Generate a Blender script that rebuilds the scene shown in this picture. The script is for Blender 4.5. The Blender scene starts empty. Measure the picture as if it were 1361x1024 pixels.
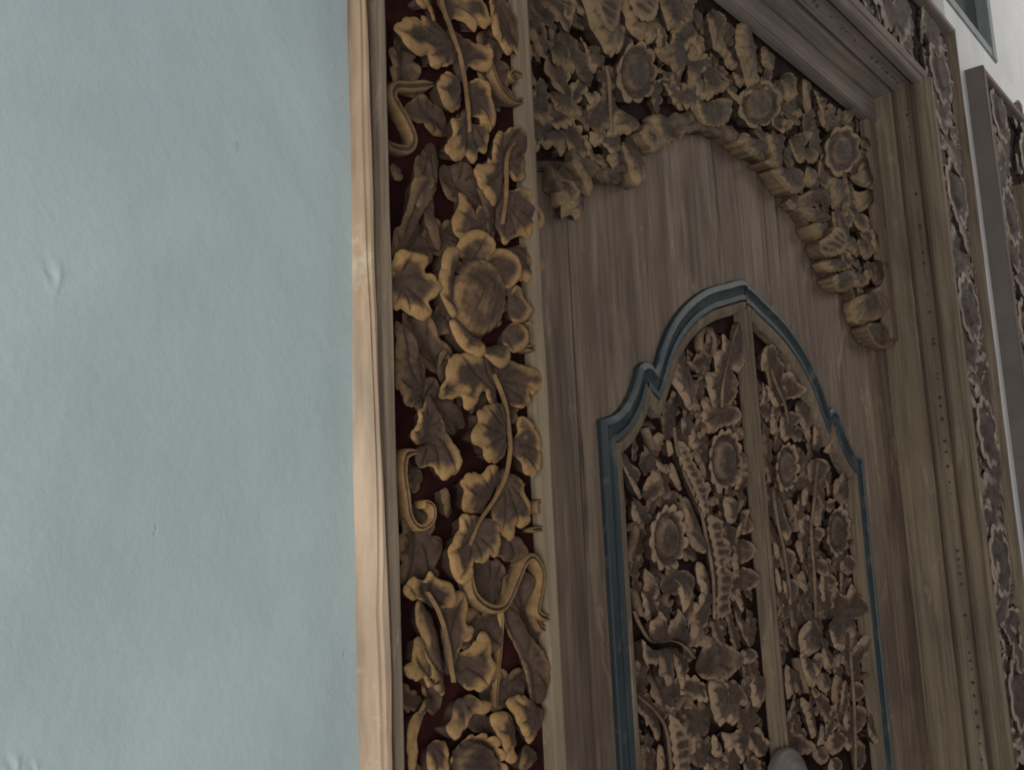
import bpy, bmesh, math, random
import numpy as np
from mathutils import Vector, Matrix
from mathutils.geometry import delaunay_2d_cdt
random.seed(7); rng = np.random.default_rng(7)
SC = bpy.context.scene; COL = SC.collection

# ------------------------------------------------------------------ camera
# axes of the camera in world space (x along the wall, y into the wall, z up)
CR = Vector((0.62368573, -0.78041477, -0.04437216))
CU = Vector((-0.10634276, -0.14095002, 0.98428873))
CF = Vector((0.77440773, 0.60916818, 0.17089998))
U = 0.55                      # metres per layout unit
X0, WALL, Z0 = 2.63, 1.03, 1.5
def W(x, D, z): return Vector(((x - X0) * U, (D - WALL) * U, z * U + Z0))
cam = bpy.data.cameras.new('camera'); camo = bpy.data.objects.new('camera', cam); COL.objects.link(camo)
CAMLOC = W(0, 0, 0)
camo.matrix_world = Matrix(((CR.x, CU.x, -CF.x, CAMLOC.x), (CR.y, CU.y, -CF.y, CAMLOC.y), (CR.z, CU.z, -CF.z, CAMLOC.z), (0, 0, 0, 1)))
FPX = 1400.0
cam.sensor_width = 36; cam.lens = 36 * FPX / 1361; cam.clip_end = 100; cam.clip_start = .01
SC.camera = camo
# ------------------------------------------------------------------ light
wd = bpy.data.worlds.new('World'); SC.world = wd; wd.use_nodes = True
bg = wd.node_tree.nodes['Background']; bg.inputs[0].default_value = (1, .98, .97, 1); bg.inputs[1].default_value = .20
def area(name, loc, aim, sx, sy, power, col):
    l = bpy.data.lights.new(name, 'AREA'); l.shape = 'RECTANGLE'; l.size = sx; l.size_y = sy; l.energy = power; l.color = col
    o = bpy.data.objects.new(name, l); COL.objects.link(o); o.location = loc
    o.rotation_euler = (Vector(aim) - Vector(loc)).to_track_quat('-Z', 'Y').to_euler()
area('window_light', (-2.85, -1.2, 1.0), (-1.3, 0, 1.2), 1.3, 1.3, 50, (1, .965, .92))
area('room_light', (2.6, -1.7, 3.3), (1.6, 0, 2.4), 1.2, 1.2, 22, (1, .96, .91))
SC.view_settings.view_transform = 'Standard'; SC.view_settings.look = 'None'
SC.view_settings.exposure = 0; SC.view_settings.gamma = 1
SC.render.engine = 'CYCLES'; SC.cycles.filter_width = 1.9

# ------------------------------------------------------------------ helpers
def ray(px, py):
    d = CR * ((px - 680.5) / FPX) - CU * ((py - 512) / FPX) + CF
    return d
def at(px, py, D):
    """photo pixel -> (x, z) in metres on the plane at layout depth D"""
    d = ray(px, py); k = D * U / d.y
    return (CAMLOC.x + d.x * k, CAMLOC.z + d.z * k)
def yD(D): return (D - WALL) * U
WP = {}
def link(name, data, parent=None, loc=(0, 0, 0)):
    o = bpy.data.objects.new(name, data); COL.objects.link(o); loc = Vector(loc)
    WP[o] = loc; o.parent = parent; o.location = loc - (WP[parent] if parent else Vector())
    return o
def thing(name, label, cat, loc, group=None):
    o = link(name, None, None, loc); o['label'] = label; o['category'] = cat
    if group: o['group'] = group
    return o
def mesh(name, vs, fs, mat, parent=None, smooth=False, rim=None, label=None, kind=None):
    """vs in world space; the object's origin goes to the centre of its box"""
    v = np.asarray(vs, float); c = (v.min(0) + v.max(0)) / 2
    me = bpy.data.meshes.new(name); me.from_pydata([tuple(q) for q in v - c], [], [tuple(f) for f in fs]); me.update()
    if smooth: me.polygons.foreach_set('use_smooth', [True] * len(me.polygons))
    if rim is not None:
        a = me.attributes.new('rim', 'FLOAT', 'POINT'); a.data.foreach_set('value', np.asarray(rim, np.float32))
    me.materials.append(mat)
    o = link(name, me, parent, c)
    if label: o['label'] = label
    if kind: o['kind'] = kind
    return o
def fix(o, bevel=0, seg=2):
    bm = bmesh.new(); bm.from_mesh(o.data)
    bmesh.ops.remove_doubles(bm, verts=bm.verts, dist=1e-5); bmesh.ops.recalc_face_normals(bm, faces=bm.faces)
    if bevel:
        es = [e for e in bm.edges if len(e.link_faces) == 2 and e.calc_face_angle(0) > .6]
        bmesh.ops.bevel(bm, geom=es, offset=bevel, segments=seg, affect='EDGES', clamp_overlap=True)
    bm.to_mesh(o.data); bm.free(); return o
def box(name, x0, x1, y0, y1, z0, z1, mat, parent=None, bevel=.002, **k):
    vs = [(x, y, z) for x in (x0, x1) for y in (y0, y1) for z in (z0, z1)]
    fs = [(0, 1, 3, 2), (4, 6, 7, 5), (0, 4, 5, 1), (2, 3, 7, 6), (0, 2, 6, 4), (1, 5, 7, 3)]
    return fix(mesh(name, vs, fs, mat, parent, **k), bevel)
def wob(x0, x1, y0, y1, z0, z1, n, amp, seed):
    """box running up z whose edges wander a little, as hand-planed wood does"""
    r = np.random.default_rng(seed); zs = np.linspace(z0, z1, n); vs = []; fs = []
    def walk():
        a = np.cumsum(r.normal(0, 1, n)); a -= np.linspace(a[0], a[-1], n); return a / max(1e-6, np.abs(a).max()) * amp
    offs = [(walk(), walk()) for _ in range(4)]
    for i, z in enumerate(zs):
        for k, (x, y) in enumerate(((x0, y0), (x1, y0), (x1, y1), (x0, y1))): vs.append((x + offs[k][0][i], y + offs[k][1][i], z))
    for i in range(n - 1):
        for k in range(4): fs.append((4*i+k, 4*i+(k+1) % 4, 4*i+4+(k+1) % 4, 4*i+4+k))
    fs += [(3, 2, 1, 0), tuple(4*(n-1)+k for k in range(4))]
    return vs, fs
def prism(name, poly, y0, y1, mat, parent=None, bevel=0, **k):
    """outline poly [(x,z)] extruded from y0 (front) to y1 (back)"""
    n = len(poly); vs = [(x, y0, z) for x, z in poly] + [(x, y1, z) for x, z in poly]
    fs = [tuple(range(n)), tuple(range(2*n-1, n-1, -1))] + [(i, (i+1) % n, n+(i+1) % n, n+i) for i in range(n)]
    o = mesh(name, vs, fs, mat, parent, **k); bm = bmesh.new(); bm.from_mesh(o.data)
    bmesh.ops.recalc_face_normals(bm, faces=bm.faces)
    bmesh.ops.triangulate(bm, faces=[f for f in bm.faces if len(f.verts) > 4]); bm.to_mesh(o.data); bm.free()
    return o

# ------------------------------------------------------------------ materials
def nt(name):
    m = bpy.data.materials.new(name); m.use_nodes = True; t = m.node_tree
    return m, t, t.nodes['Principled BSDF']
def noise(t, scale, detail=4, rough=.6, sc=(1, 1, 1), dist=0, seedobj=False):
    tc = t.nodes.new('ShaderNodeTexCoord'); mp = t.nodes.new('ShaderNodeMapping'); mp.inputs['Scale'].default_value = sc
    if seedobj:
        oi = t.nodes.new('ShaderNodeObjectInfo'); cb = t.nodes.new('ShaderNodeCombineXYZ'); mu = t.nodes.new('ShaderNodeMath'); mu.operation = 'MULTIPLY'; mu.inputs[1].default_value = 37
        t.links.new(oi.outputs['Random'], mu.inputs[0])
        for i in range(3): t.links.new(mu.outputs[0], cb.inputs[i])
        t.links.new(cb.outputs[0], mp.inputs['Location'])
    n = t.nodes.new('ShaderNodeTexNoise'); n.inputs['Scale'].default_value = scale; n.inputs['Detail'].default_value = detail
    n.inputs['Roughness'].default_value = rough; n.inputs['Distortion'].default_value = dist
    t.links.new(tc.outputs['Object'], mp.inputs[0]); t.links.new(mp.outputs[0], n.inputs['Vector']); return n.outputs['Fac']
def ramp(t, fac, stops):
    r = t.nodes.new('ShaderNodeValToRGB'); e = r.color_ramp.elements
    while len(e) < len(stops): e.new(.5)
    for q, (p, c) in zip(e, stops): q.position = p; q.color = (*c, 1) if len(c) == 3 else c
    t.links.new(fac, r.inputs[0]); return r.outputs[0]
def mix(t, fac, a, b, mode='MIX'):
    m = t.nodes.new('ShaderNodeMix'); m.data_type = 'RGBA'; m.blend_type = mode
    for s, v in ((m.inputs['Factor'], fac), (m.inputs['A'], a), (m.inputs['B'], b)):
        if hasattr(v, 'is_linked'): t.links.new(v, s)
        elif isinstance(v, (int, float)): s.default_value = v
        else: s.default_value = (*v, 1)
    return m.outputs['Result']
def math_(t, op, a, b=None, c=None):
    m = t.nodes.new('ShaderNodeMath'); m.operation = op; m.use_clamp = op in ('MULTIPLY_ADD',)
    for i, v in enumerate((a, b, c)):
        if v is None: continue
        if hasattr(v, 'is_linked'): t.links.new(v, m.inputs[i])
        else: m.inputs[i].default_value = v
    return m.outputs[0]
def bump(t, p, h, strength, dist=.002):
    b = t.nodes.new('ShaderNodeBump'); b.inputs['Strength'].default_value = strength; b.inputs['Distance'].default_value = dist
    t.links.new(h, b.inputs['Height']); t.links.new(b.outputs[0], p.inputs['Normal'])
def rgh(p, v, spec=.3): p.inputs['Roughness'].default_value = v; p.inputs['Specular IOR Level'].default_value = spec

def wood(name, dark, mid, light, axis='z', streak=(55, 2.2), rough=.72, blot=.5, scuff=1.0):
    m, t, p = nt(name); a, b = streak
    sc = (a, a, b) if axis == 'z' else (b, a, a)
    g = noise(t, 1, 6, .7, sc, .7, True); col = ramp(t, g, [(.28, dark), (.5, mid), (.72, light)])
    fine = noise(t, 1, 3, .6, tuple(s * 4.5 for s in sc), 0, True)
    col = mix(t, .55, col, ramp(t, fine, [(.3, (.35, .35, .35)), (.6, (1, 1, 1))]), 'MULTIPLY')
    bl = noise(t, 5, 4, .6, (1.6, 1.6, .7) if axis == 'z' else (.7, 1.6, 1.6), .4)
    col = mix(t, blot, col, ramp(t, bl, [(.3, (.52, .47, .50)), (.55, (.95, .95, .92)), (.72, (1.25, 1.2, 1.08))]), 'MULTIPLY')
    crack = noise(t, 1, 4, .7, tuple(s_*(1.9 if s_ > 10 else .7) for s_ in sc), .8, True)
    col = mix(t, ramp(t, crack, [(.30, (.8, .8, .8)), (.38, (0, 0, 0))]), col, tuple(c*.28 for c in dark))
    sc1 = noise(t, 1, 6, .75, tuple(s_*(.45 if s_ > 10 else 3) for s_ in sc), .5, True)
    col = mix(t, ramp(t, sc1, [(.58, (0, 0, 0)), (.74, (.6*scuff, .6*scuff, .6*scuff))]), col, tuple(min(.8, c*1.5+.03) for c in light))
    t.links.new(col, p.inputs['Base Color']); rgh(p, rough, .15)
    h = math_(t, 'ADD', math_(t, 'MULTIPLY', g, .7), math_(t, 'MULTIPLY', fine, .4)); bump(t, p, h, .45, .0016); return m
def carved(name, inner, rimc, rim2, ground=None, gain=1.0):
    """carved wood: old gilding on the edges of the leaves, dark stained wood inside"""
    m, t, p = nt(name); at_ = t.nodes.new('ShaderNodeAttribute'); at_.attribute_name = 'rim'
    n1 = noise(t, 45, 5, .65, (1, 1, 1), .3, True); n2 = noise(t, 14, 3, .6, (1, 1, 1), 0, True); n3 = noise(t, 260, 3, .7)
    f = math_(t, 'ADD', math_(t, 'MULTIPLY', at_.outputs['Fac'], gain), math_(t, 'MULTIPLY_ADD', n1, .9, -.45))
    f = math_(t, 'ADD', f, math_(t, 'MULTIPLY', math_(t, 'SUBTRACT', n2, .5), .55))
    fr = ramp(t, f, [(.18, (0, 0, 0)), (.72, (1, 1, 1))])
    gold = ramp(t, n2, [(.32, rim2), (.62, rimc)])
    inn = ramp(t, n1, [(.3, tuple(c * .6 for c in inner)), (.65, tuple(c * 1.35 for c in inner))])
    col = mix(t, fr, inn, gold)
    col = mix(t, .5, col, ramp(t, n3, [(.3, (.55, .52, .5)), (.6, (1.1, 1.1, 1.1))]), 'MULTIPLY')
    t.links.new(col, p.inputs['Base Color']); rgh(p, .7, .12)
    bump(t, p, math_(t, 'ADD', n3, math_(t, 'MULTIPLY', n1, 1.2)), .35, .0012); return m
def plain(name, c0, c1, scale=30, rough=.7, spec=.3, bs=.2, bd=.001):
    m, t, p = nt(name); n = noise(t, scale, 5, .6, (1, 1, 1), .2)
    t.links.new(ramp(t, n, [(.3, c0), (.7, c1)]), p.inputs['Base Color']); rgh(p, rough, spec); bump(t, p, n, bs, bd); return m
def plaster(name, c0, c1, c2):
    m, t, p = nt(name); big = noise(t, 1.6, 4, .55, (1, 1, .6), .6); mid = noise(t, 7, 6, .65, (1, 1, .8), .5); fine = noise(t, 130, 4, .65)
    lump = noise(t, 28, 3, .5)
    col = ramp(t, big, [(.3, c0), (.5, c1), (.7, c2)])
    col = mix(t, .55, col, ramp(t, mid, [(.3, (.82, .83, .83)), (.7, (1.06, 1.06, 1.06))]), 'MULTIPLY')
    st = noise(t, 3.2, 7, .72, (1, 1, .55), 1.2); col = mix(t, ramp(t, st, [(.48, (0, 0, 0)), (.66, (.45, .45, .45))]), col, tuple(c*.80 for c in c0))
    sp = noise(t, 75, 3, .6); col = mix(t, ramp(t, sp, [(.70, (0, 0, 0)), (.78, (.5, .5, .5))]), col, tuple(min(.9, c*1.18) for c in c2))
    dk = noise(t, 110, 2, .5, (1, 1, .5)); col = mix(t, ramp(t, dk, [(.74, (0, 0, 0)), (.80, (.6, .6, .6))]), col, tuple(c*.62 for c in c0))
    t.links.new(col, p.inputs['Base Color']); rgh(p, .75, .2)
    h = math_(t, 'ADD', math_(t, 'MULTIPLY', lump, .5), math_(t, 'ADD', math_(t, 'MULTIPLY', mid, 1.2), math_(t, 'MULTIPLY', fine, .55)))
    bump(t, p, h, .30, .003); return m

M_wall = plaster('pale_blue_plaster', (.345, .438, .458), (.38, .475, .497), (.41, .50, .52))
M_white = plaster('white_plaster', (.74, .75, .75), (.78, .79, .79), (.82, .82, .81))
M_trim = wood('bare_pale_wood', (.31, .215, .145), (.46, .335, .235), (.60, .475, .36), streak=(11, 1.6), scuff=1.0)
M_rim = wood('worn_rim_wood', (.13, .10, .075), (.24, .19, .14), (.36, .29, .21), streak=(70, 2))
M_board = wood('weathered_door_wood', (.115, .084, .066), (.20, .149, .113), (.305, .232, .176), streak=(26, 1.8), blot=.8)
M_jamb = wood('jamb_wood', (.125, .098, .072), (.195, .155, .110), (.27, .215, .152), streak=(38, 1.3))
M_lintel = wood('lintel_wood', (.19, .155, .14), (.25, .205, .185), (.30, .25, .22), axis='x', streak=(26, 1.0), scuff=.4)  # tones lifted to paint in light bounced from below
M_fillet = wood('greyed_fillet_wood', (.105, .080, .058), (.170, .130, .092), (.23, .178, .125), streak=(60, 3))
M_side = plain('dark_grey_side', (.115, .098, .090), (.15, .128, .118), 14)  # even dark grey for the side of the second frame
M_strip = carved('gilded_vine_carving', (.066, .043, .031), (.31, .190, .082), (.20, .122, .056))
M_lun = carved('lunette_carving', (.066, .047, .035), (.265, .184, .106), (.168, .116, .067))
M_pan = carved('door_panel_carving', (.062, .042, .032), (.29, .200, .132), (.18, .122, .082))
M_far = carved('far_strip_carving', (.085, .066, .057), (.38, .30, .25), (.24, .185, .152))
M_gnd = plain('maroon_ground', (.012, .005, .005), (.040, .012, .011), 26, .8, .05)
M_gnd2 = plain('dark_ground', (.010, .006, .005), (.026, .013, .011), 30, .8, .05)
def blue():
    m, t, p = nt('worn_blue_paint'); a = noise(t, 1, 5, .65, (40, 40, 5), .6); b = noise(t, 24, 5, .6, (1, 1, 1), .4)
    col = ramp(t, a, [(.3, (.008, .015, .020)), (.55, (.017, .029, .035)), (.84, (.042, .056, .058))])
    col = mix(t, ramp(t, b, [(.56, (0, 0, 0)), (.74, (.8, .8, .8))]), col, (.11, .105, .09))
    t.links.new(col, p.inputs['Base Color']); rgh(p, .5, .4); bump(t, p, a, .3, .0015); return m
M_blue = blue()
M_bead = plain('shaded_bead_wood', (.045, .035, .026), (.11, .085, .062), 90, .8, .1)  # dark tone stands in for the small shadows round the beads
M_dark = plain('black_gap', (.008, .007, .006), (.012, .010, .009), 20, .8)
def glass_():
    m, t, p = nt('dark_window_glass'); p.inputs['Base Color'].default_value = (.022, .027, .030, 1); rgh(p, .15, .25); return m
M_glass = glass_()
M_wframe = plain('grey_window_frame', (.20, .22, .23), (.27, .30, .31), 20, .5)
M_boss = plain('turned_pale_wood', (.11, .088, .076), (.15, .122, .106), 30, .5)

# ------------------------------------------------------------------ relief carving tools
def cr_closed(pts, step):
    p = np.asarray(pts, float); n = len(p); out = []
    for i in range(n):
        a, b, c, d = p[i-1], p[i], p[(i+1) % n], p[(i+2) % n]
        k = max(2, int(np.linalg.norm(c - b) / step))
        for s in np.arange(k) / k:
            out.append(.5 * (2*b + (c-a)*s + (2*a-5*b+4*c-d)*s*s + (3*b-a-3*c+d)*s**3))
    return np.array(out)
def cr_open(pts, step):
    p = np.asarray(pts, float); p = np.vstack([2*p[0]-p[1], p, 2*p[-1]-p[-2]]); out = []
    for i in range(1, len(p)-2):
        a, b, c, d = p[i-1], p[i], p[i+1], p[i+2]; k = max(2, int(np.linalg.norm(c-b) / step))
        for s in np.arange(k) / k: out.append(.5 * (2*b + (c-a)*s + (2*a-5*b+4*c-d)*s*s + (3*b-a-3*c+d)*s**3))
    out.append(p[-2]); return np.array(out)
def seg_dist(P, A, B):
    P = P[:, None]; A = A[None]; B = B[None]; ab = B - A
    t = np.clip(((P-A)*ab).sum(2) / np.maximum((ab*ab).sum(2), 1e-12), 0, 1)
    return np.linalg.norm(P - A - t[..., None]*ab, axis=2)
def inside(P, poly):
    x, y = P[:, 0:1], P[:, 1:2]; a, b = poly, np.roll(poly, -1, 0)
    c = ((a[None, :, 1] > y) != (b[None, :, 1] > y)) & (x < (b[None, :, 0]-a[None, :, 0])*(y-a[None, :, 1])/((b-a)[None, :, 1]+1e-15)+a[None, :, 0])
    return c.sum(1) % 2 == 1
def sst(a, b, x): t = np.clip((x-a)/(b-a), 0, 1); return t*t*(3-2*t)
def polydist(P, lines):
    d = np.full(len(P), 9.0)
    for L in lines: d = np.minimum(d, seg_dist(P, L[:-1], L[1:]).min(1))
    return d
class Panel:
    """a carved field: background plane at depth Dg, leaves rising to about depth Dt"""
    def __init__(s, parent, Dg, Dt, mat, res, rimw, fit=None):
        s.parent, s.Dg, s.Dt, s.mat, s.res, s.rimw = parent, Dg, Dt, mat, res, rimw
        s.dep = (Dg - Dt) * U; s.ribs = []; s.polys = []; s.boxes = []; s.ew = .0035; s.scal = None; s.dome = .26; s.back = 0; s.flat = .38; s.under = .45; s.tilt = .09; s.inset = 0; s.g0, s.g1 = .20, .80; s.count = 0; s.Dp = fit or Dt + .25*(Dg-Dt)
    def pt(s, p): return at(p[0], p[1], s.Dp)
    def path(s, pts): return np.array([s.pt(p) for p in pts])
    def relief(s, outline, lev=.9, name='leaf', hf=None, cup=.35, rib=None, deep=0, metric=False, smooth=True, flute=1.0, foot=None):
        o = np.asarray(outline, float) if metric else s.path(outline)
        o = cr_closed(o, s.res*.8) if smooth else o
        if smooth and s.scal:
            # small cut scallops along the edge
            nx_ = np.roll(o, -1, 0); ln = np.linalg.norm(nx_-o, axis=1); S = np.concatenate([[0], np.cumsum(ln)[:-1]]); tot = ln.sum(); k = max(3, round(tot/s.scal[0]))
            tn = np.roll(o, -1, 0)-np.roll(o, 1, 0); tn /= np.linalg.norm(tn, axis=1)[:, None]+1e-9; area_ = .5*np.sum(o[:, 0]*nx_[:, 1]-nx_[:, 0]*o[:, 1]); nn = np.stack([tn[:, 1], -tn[:, 0]], 1)*np.sign(area_)
            ph = S/tot*k + .25*np.sin(S/tot*9.4+random.uniform(0, 6)); o = o + nn*((np.abs(np.sin(np.pi*ph))**.7-.6)*s.scal[1]*(.6+.4*np.sin(S/tot*12.6+random.uniform(0, 6))))[:, None]
        if s.inset:
            nx_ = np.roll(o, -1, 0); tn = nx_-np.roll(o, 1, 0); tn /= np.linalg.norm(tn, axis=1)[:, None]+1e-9
            sg_ = np.sign(np.sum(o[:, 0]*nx_[:, 1]-nx_[:, 0]*o[:, 1])); o = o + np.stack([-tn[:, 1], tn[:, 0]], 1)*sg_*s.inset
        s.polys.append(o); lo, hi = o.min(0), o.max(0)
        gx = np.arange(lo[0], hi[0], s.res); gy = np.arange(lo[1], hi[1], s.res*.87)
        g = np.array([(x + (.5*s.res if j % 2 else 0), y) for j, y in enumerate(gy) for x in gx]).reshape(-1, 2)
        A, B = o, np.roll(o, -1, 0)
        if len(g):
            g = g + rng.uniform(-.12, .12, g.shape)*s.res; g = g[inside(g, o)]
            if len(g): g = g[seg_dist(g, A, B).min(1) > s.res*.45]
        allp = [Vector(q) for q in o] + [Vector(q) for q in g]
        V, _, Fc, *_r = delaunay_2d_cdt(allp, [], [list(range(len(o)))], 1, 1e-6)
        if len(Fc) == 0: return None
        P = np.array([(v.x, v.y) for v in V]); d = seg_dist(P, A, B).min(1); dm = max(d.max(), 1e-4)
        H = s.dep * lev * random.uniform(.90, 1.08)
        w = min(.45*dm, .0022); t = np.clip(d/w, 0, 1); shoulder = np.sqrt(np.maximum(0, 1-(1-t)**2))
        z = H * (.90 + .10*shoulder)
        rimd = sst(s.rimw*1.25, s.rimw*.3, d)
        c = P.mean(0)
        if hf: z, rimd = hf(P, d, dm, H, z, rimd)
        else:
            hi_, lo_ = P.max(0), P.min(0); dr = None
            if s.ribs:
                dr = polydist(P, s.ribs)
                if dr.min() > .035: dr = None
            if foot is not None: base = np.array(s.pt(foot)); dr = np.linalg.norm(P-base, axis=1)
            elif dr is not None: base = P[np.argmin(dr)]
            else:
                a_ = random.uniform(.6, 2.5); base = c + np.array([math.cos(a_), math.sin(a_)])*(hi_-lo_)*.5; base = P[np.argmin(np.linalg.norm(P-base, axis=1))]; dr = np.linalg.norm(P-base, axis=1)
            g = (dr-dr.min())/max(np.ptp(dr), .004)
            z = z - cup*s.dep*.16*sst(w*.6, max(dm, w*1.5), d) - s.dep*.34*np.clip(1-g, 0, 1)**2 + s.dep*.06*g - s.dep*s.dome*(1-np.clip(d/max(.011, .0), 0, 1))**2
            rimd = sst(s.g0, s.g1, g)*(s.flat+(1-s.flat)*sst(s.rimw, s.rimw*.25, d)); rimd = np.maximum(rimd, .85*sst(s.ew, s.ew*.3, d)*sst(.05, .3, g))*(1 if lev > .7 else s.under)
            ang = np.arctan2(P[:, 1]-base[1], P[:, 0]-base[0]); rad = np.linalg.norm(P-base, axis=1)
            nf = round(np.clip(np.ptp(dr)/.006, 5, 16)*1.6); fl = np.abs(np.cos(ang*nf/2 + random.uniform(0, 6) + 2.5*rad/max(rad.max(), .01)))
            cut = np.clip(1-(1-fl)*5.5, 0, 1)*0 + (1-np.minimum(1, fl*2.6))*sst(.003, .014, rad)*sst(.0008, .005, d)
            z = z - flute*.20*s.dep*cut + flute*.05*s.dep*fl; rimd = rimd*(1-.55*cut)
            if rib is not None:
                L = cr_open(s.path(rib), s.res); dr = seg_dist(P, L[:-1], L[1:]).min(1)
                z = z + s.dep*.16*np.exp(-(dr/.0022)**2) - s.dep*.14*np.exp(-((dr-.0055)/.003)**2)
                rimd = rimd * sst(s.rimw*.2, s.rimw*1.0, dr); rimd = np.maximum(rimd, .75*np.exp(-(dr/.0016)**2))
            tl = rng.normal(0, s.tilt, 2); z = z + ((P - c) @ tl)
        z = np.clip(z, .05*s.dep, 1.22*s.dep)
        z = z + s.dep*.04*sst(.0, .002, d)
        yb = yD(s.Dg); vs = [(q[0], yb - h, q[1]) for q, h in zip(P, z)]; rim = list(rimd)
        # normals towards the camera (-y)
        fs = []
        for f in Fc:
            a, b, e = (P[i] for i in f[:3]); cr = (b[0]-a[0])*(e[1]-a[1]) - (b[1]-a[1])*(e[0]-a[0])
            fs.append(tuple(f) if cr > 0 else tuple(reversed(f)))
        cnt = {}
        for f in fs:
            for i in range(len(f)): cnt[(f[i], f[(i+1) % len(f)])] = 1
        bd = [(a, b) for (a, b) in cnt if (b, a) not in cnt]
        mp = {}; n0 = len(vs); nin = {}
        for a, b in bd:
            t_ = P[b]-P[a]; t_ = np.array((-t_[1], t_[0]))/(np.linalg.norm(t_)+1e-9)
            for q in (a, b): nin[q] = nin.get(q, 0) + t_
        ucut = 0 if deep else min(.40*dm, .0065)
        for a, b in bd:
            for q in (a, b):
                if q not in mp:
                    mp[q] = n0 + 2*len(mp); vs.append(vs[q]); rim.append(rim[q]*(.6 if deep else .12)); p = P[q] + nin[q]/(np.linalg.norm(nin[q])+1e-9)*ucut; vs.append((p[0], yb + max(deep, s.back) + .001, p[1])); rim.append(.3 if deep else 0)  # piece sides lose their gilt colour: painted shade for dark gaps
            fs.append((mp[b], mp[a], mp[a]+1, mp[b]+1))
        s.count += 1
        return mesh(name, vs, fs, s.mat, s.parent, True, rim)
    def flower(s, cx, cy, rx, ry, n=9, lev=1.0, dome=.5, rot=0, name='flower', ribbed=False, spiral=False):
        c = np.array(s.pt((cx, cy))); ex = np.array(s.pt((cx+rx, cy))) - c; ey = np.array(s.pt((cx, cy-ry))) - c
        th = np.linspace(0, 2*np.pi, n*10, endpoint=False) + rot
        j = 1 + .06*np.sin(th*2+rot) + .04*rng.normal(0, 1, n).repeat(10)
        r = (.84 + .16*np.abs(np.sin(n*(th-rot)/2))**.7) * j
        o = c + np.outer(r*np.cos(th), ex) + np.outer(r*np.sin(th), ey)
        E = np.linalg.inv(np.array([ex, ey]).T)
        def hf(P, d, dm, H, z, rim):
            q = (P-c) @ E.T; R = np.linalg.norm(q, axis=1); T = np.arctan2(q[:, 1], q[:, 0])
            pet = sst(dome*.95, dome*1.15, R)
            z = z * (.80 + .20*sst(dome, .95, R)) - s.dep*.10*pet*np.exp(-((np.mod(n*(T-rot)/(2*np.pi), 1)-0)/.09)**2) - s.dep*.10*pet*np.exp(-((np.mod(n*(T-rot)/(2*np.pi), 1)-1)/.09)**2)
            z = z - s.dep*.30*np.exp(-((R-dome*1.06)/.09)**2)
            dz = np.sqrt(np.maximum(0, 1-(R/dome)**2)); z = z + s.dep*.26*dz
            if ribbed: z = z + np.where(R < dome, s.dep*.06*np.cos(q[:, 1]*26), 0)
            else: z = z + np.where(R < dome*.9, s.dep*.06*np.cos(q[:, 0]*22+q[:, 1]*9)*np.cos(q[:, 1]*22-q[:, 0]*9), 0)
            if spiral:
                k = np.exp(-(((q[:, 0]+.27)/.17)**2+((q[:, 1]-.08)/.26)**2)**2); z = z + s.dep*.30*k
                rim = np.maximum(rim, .55*np.exp(-((np.hypot((q[:, 0]+.27)/.17, (q[:, 1]-.08)/.26)-.85)/.25)**2))
            rim = np.maximum(rim*pet*sst(dome*1.1, .9, R), .16*sst(dome*1.0, dome*.85, R) + .22*np.exp(-((R-dome*.85)/.10)**2))
            return z, rim
        return s.relief(o, lev, name, hf, metric=True, smooth=False)
    def bud(s, outline, lev=1.0, n=6, name='bud', axis=1, deep=0):
        def hf(P, d, dm, H, z, rim):
            c = P.mean(0); q = (P-c)/(np.ptp(P, axis=0)/2+1e-6)
            z = z + s.dep*.25*np.sqrt(np.maximum(0, 1-np.minimum(1, (q**2).sum(1)))) + s.dep*.09*np.cos(q[:, axis]*n*2 + q[:, 1-axis]**2*2.5)
            return z, np.maximum(rim*.8, .5*(np.cos(q[:, axis]*n*2 + q[:, 1-axis]**2*2.5) > .3))
        return s.relief(outline, lev, name, hf, deep=deep)
    def ribbon(s, pts, w, lev=.85, name='tendril', taper=(1, .45), groove=True):
        L = cr_open(s.path(pts), s.res*.8); n = len(L); tn = np.gradient(L, axis=0); tn /= np.linalg.norm(tn, axis=1)[:, None] + 1e-9
        nm = np.stack([-tn[:, 1], tn[:, 0]], 1)
        p0 = np.array(s.pt(pts[0])); sc = np.linalg.norm(np.array(s.pt((pts[0][0], pts[0][1]+10)))-p0)/10; hw = w*sc/2
        prof = [(-1, .0), (-1, .62), (-.85, .9), (-.5, 1), (-.16, .86), (0, .80), (.16, .86), (.5, 1), (.85, .9), (1, .62), (1, 0)] if groove else [(-1, .70), (-1, .82), (-.7, .93), (0, 1), (.7, .93), (1, .82), (1, .70)]
        yb = yD(s.Dg); vs = []; rim = []; fs = []; k = len(prof); H = s.dep*lev
        for i in range(n):
            f = i/(n-1); ww = hw*(taper[0]+(taper[1]-taper[0])*f)*(min(1, .35+8*f))*(min(1, .45+10*(1-f)))
            for a, b in prof:
                q = L[i] + nm[i]*ww*a; vs.append((q[0], yb + .001 - H*b, q[1])); rim.append(.5 if abs(a) > .4 and b > .5 else .1)
        for i in range(n-1):
            for j in range(k-1): fs.append((i*k+j, (i+1)*k+j, (i+1)*k+j+1, i*k+j+1))
        fs += [tuple(range(k)), tuple(range(n*k-1, (n-1)*k-1, -1))]
        o = mesh(name, vs, fs, s.mat, s.parent, True, rim); s.count += 1
        bm = bmesh.new(); bm.from_mesh(o.data); bmesh.ops.recalc_face_normals(bm, faces=bm.faces); bm.to_mesh(o.data); bm.free()
        s.polys.append(np.vstack([L+nm*hw, (L-nm*hw)[::-1]])); return o
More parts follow.
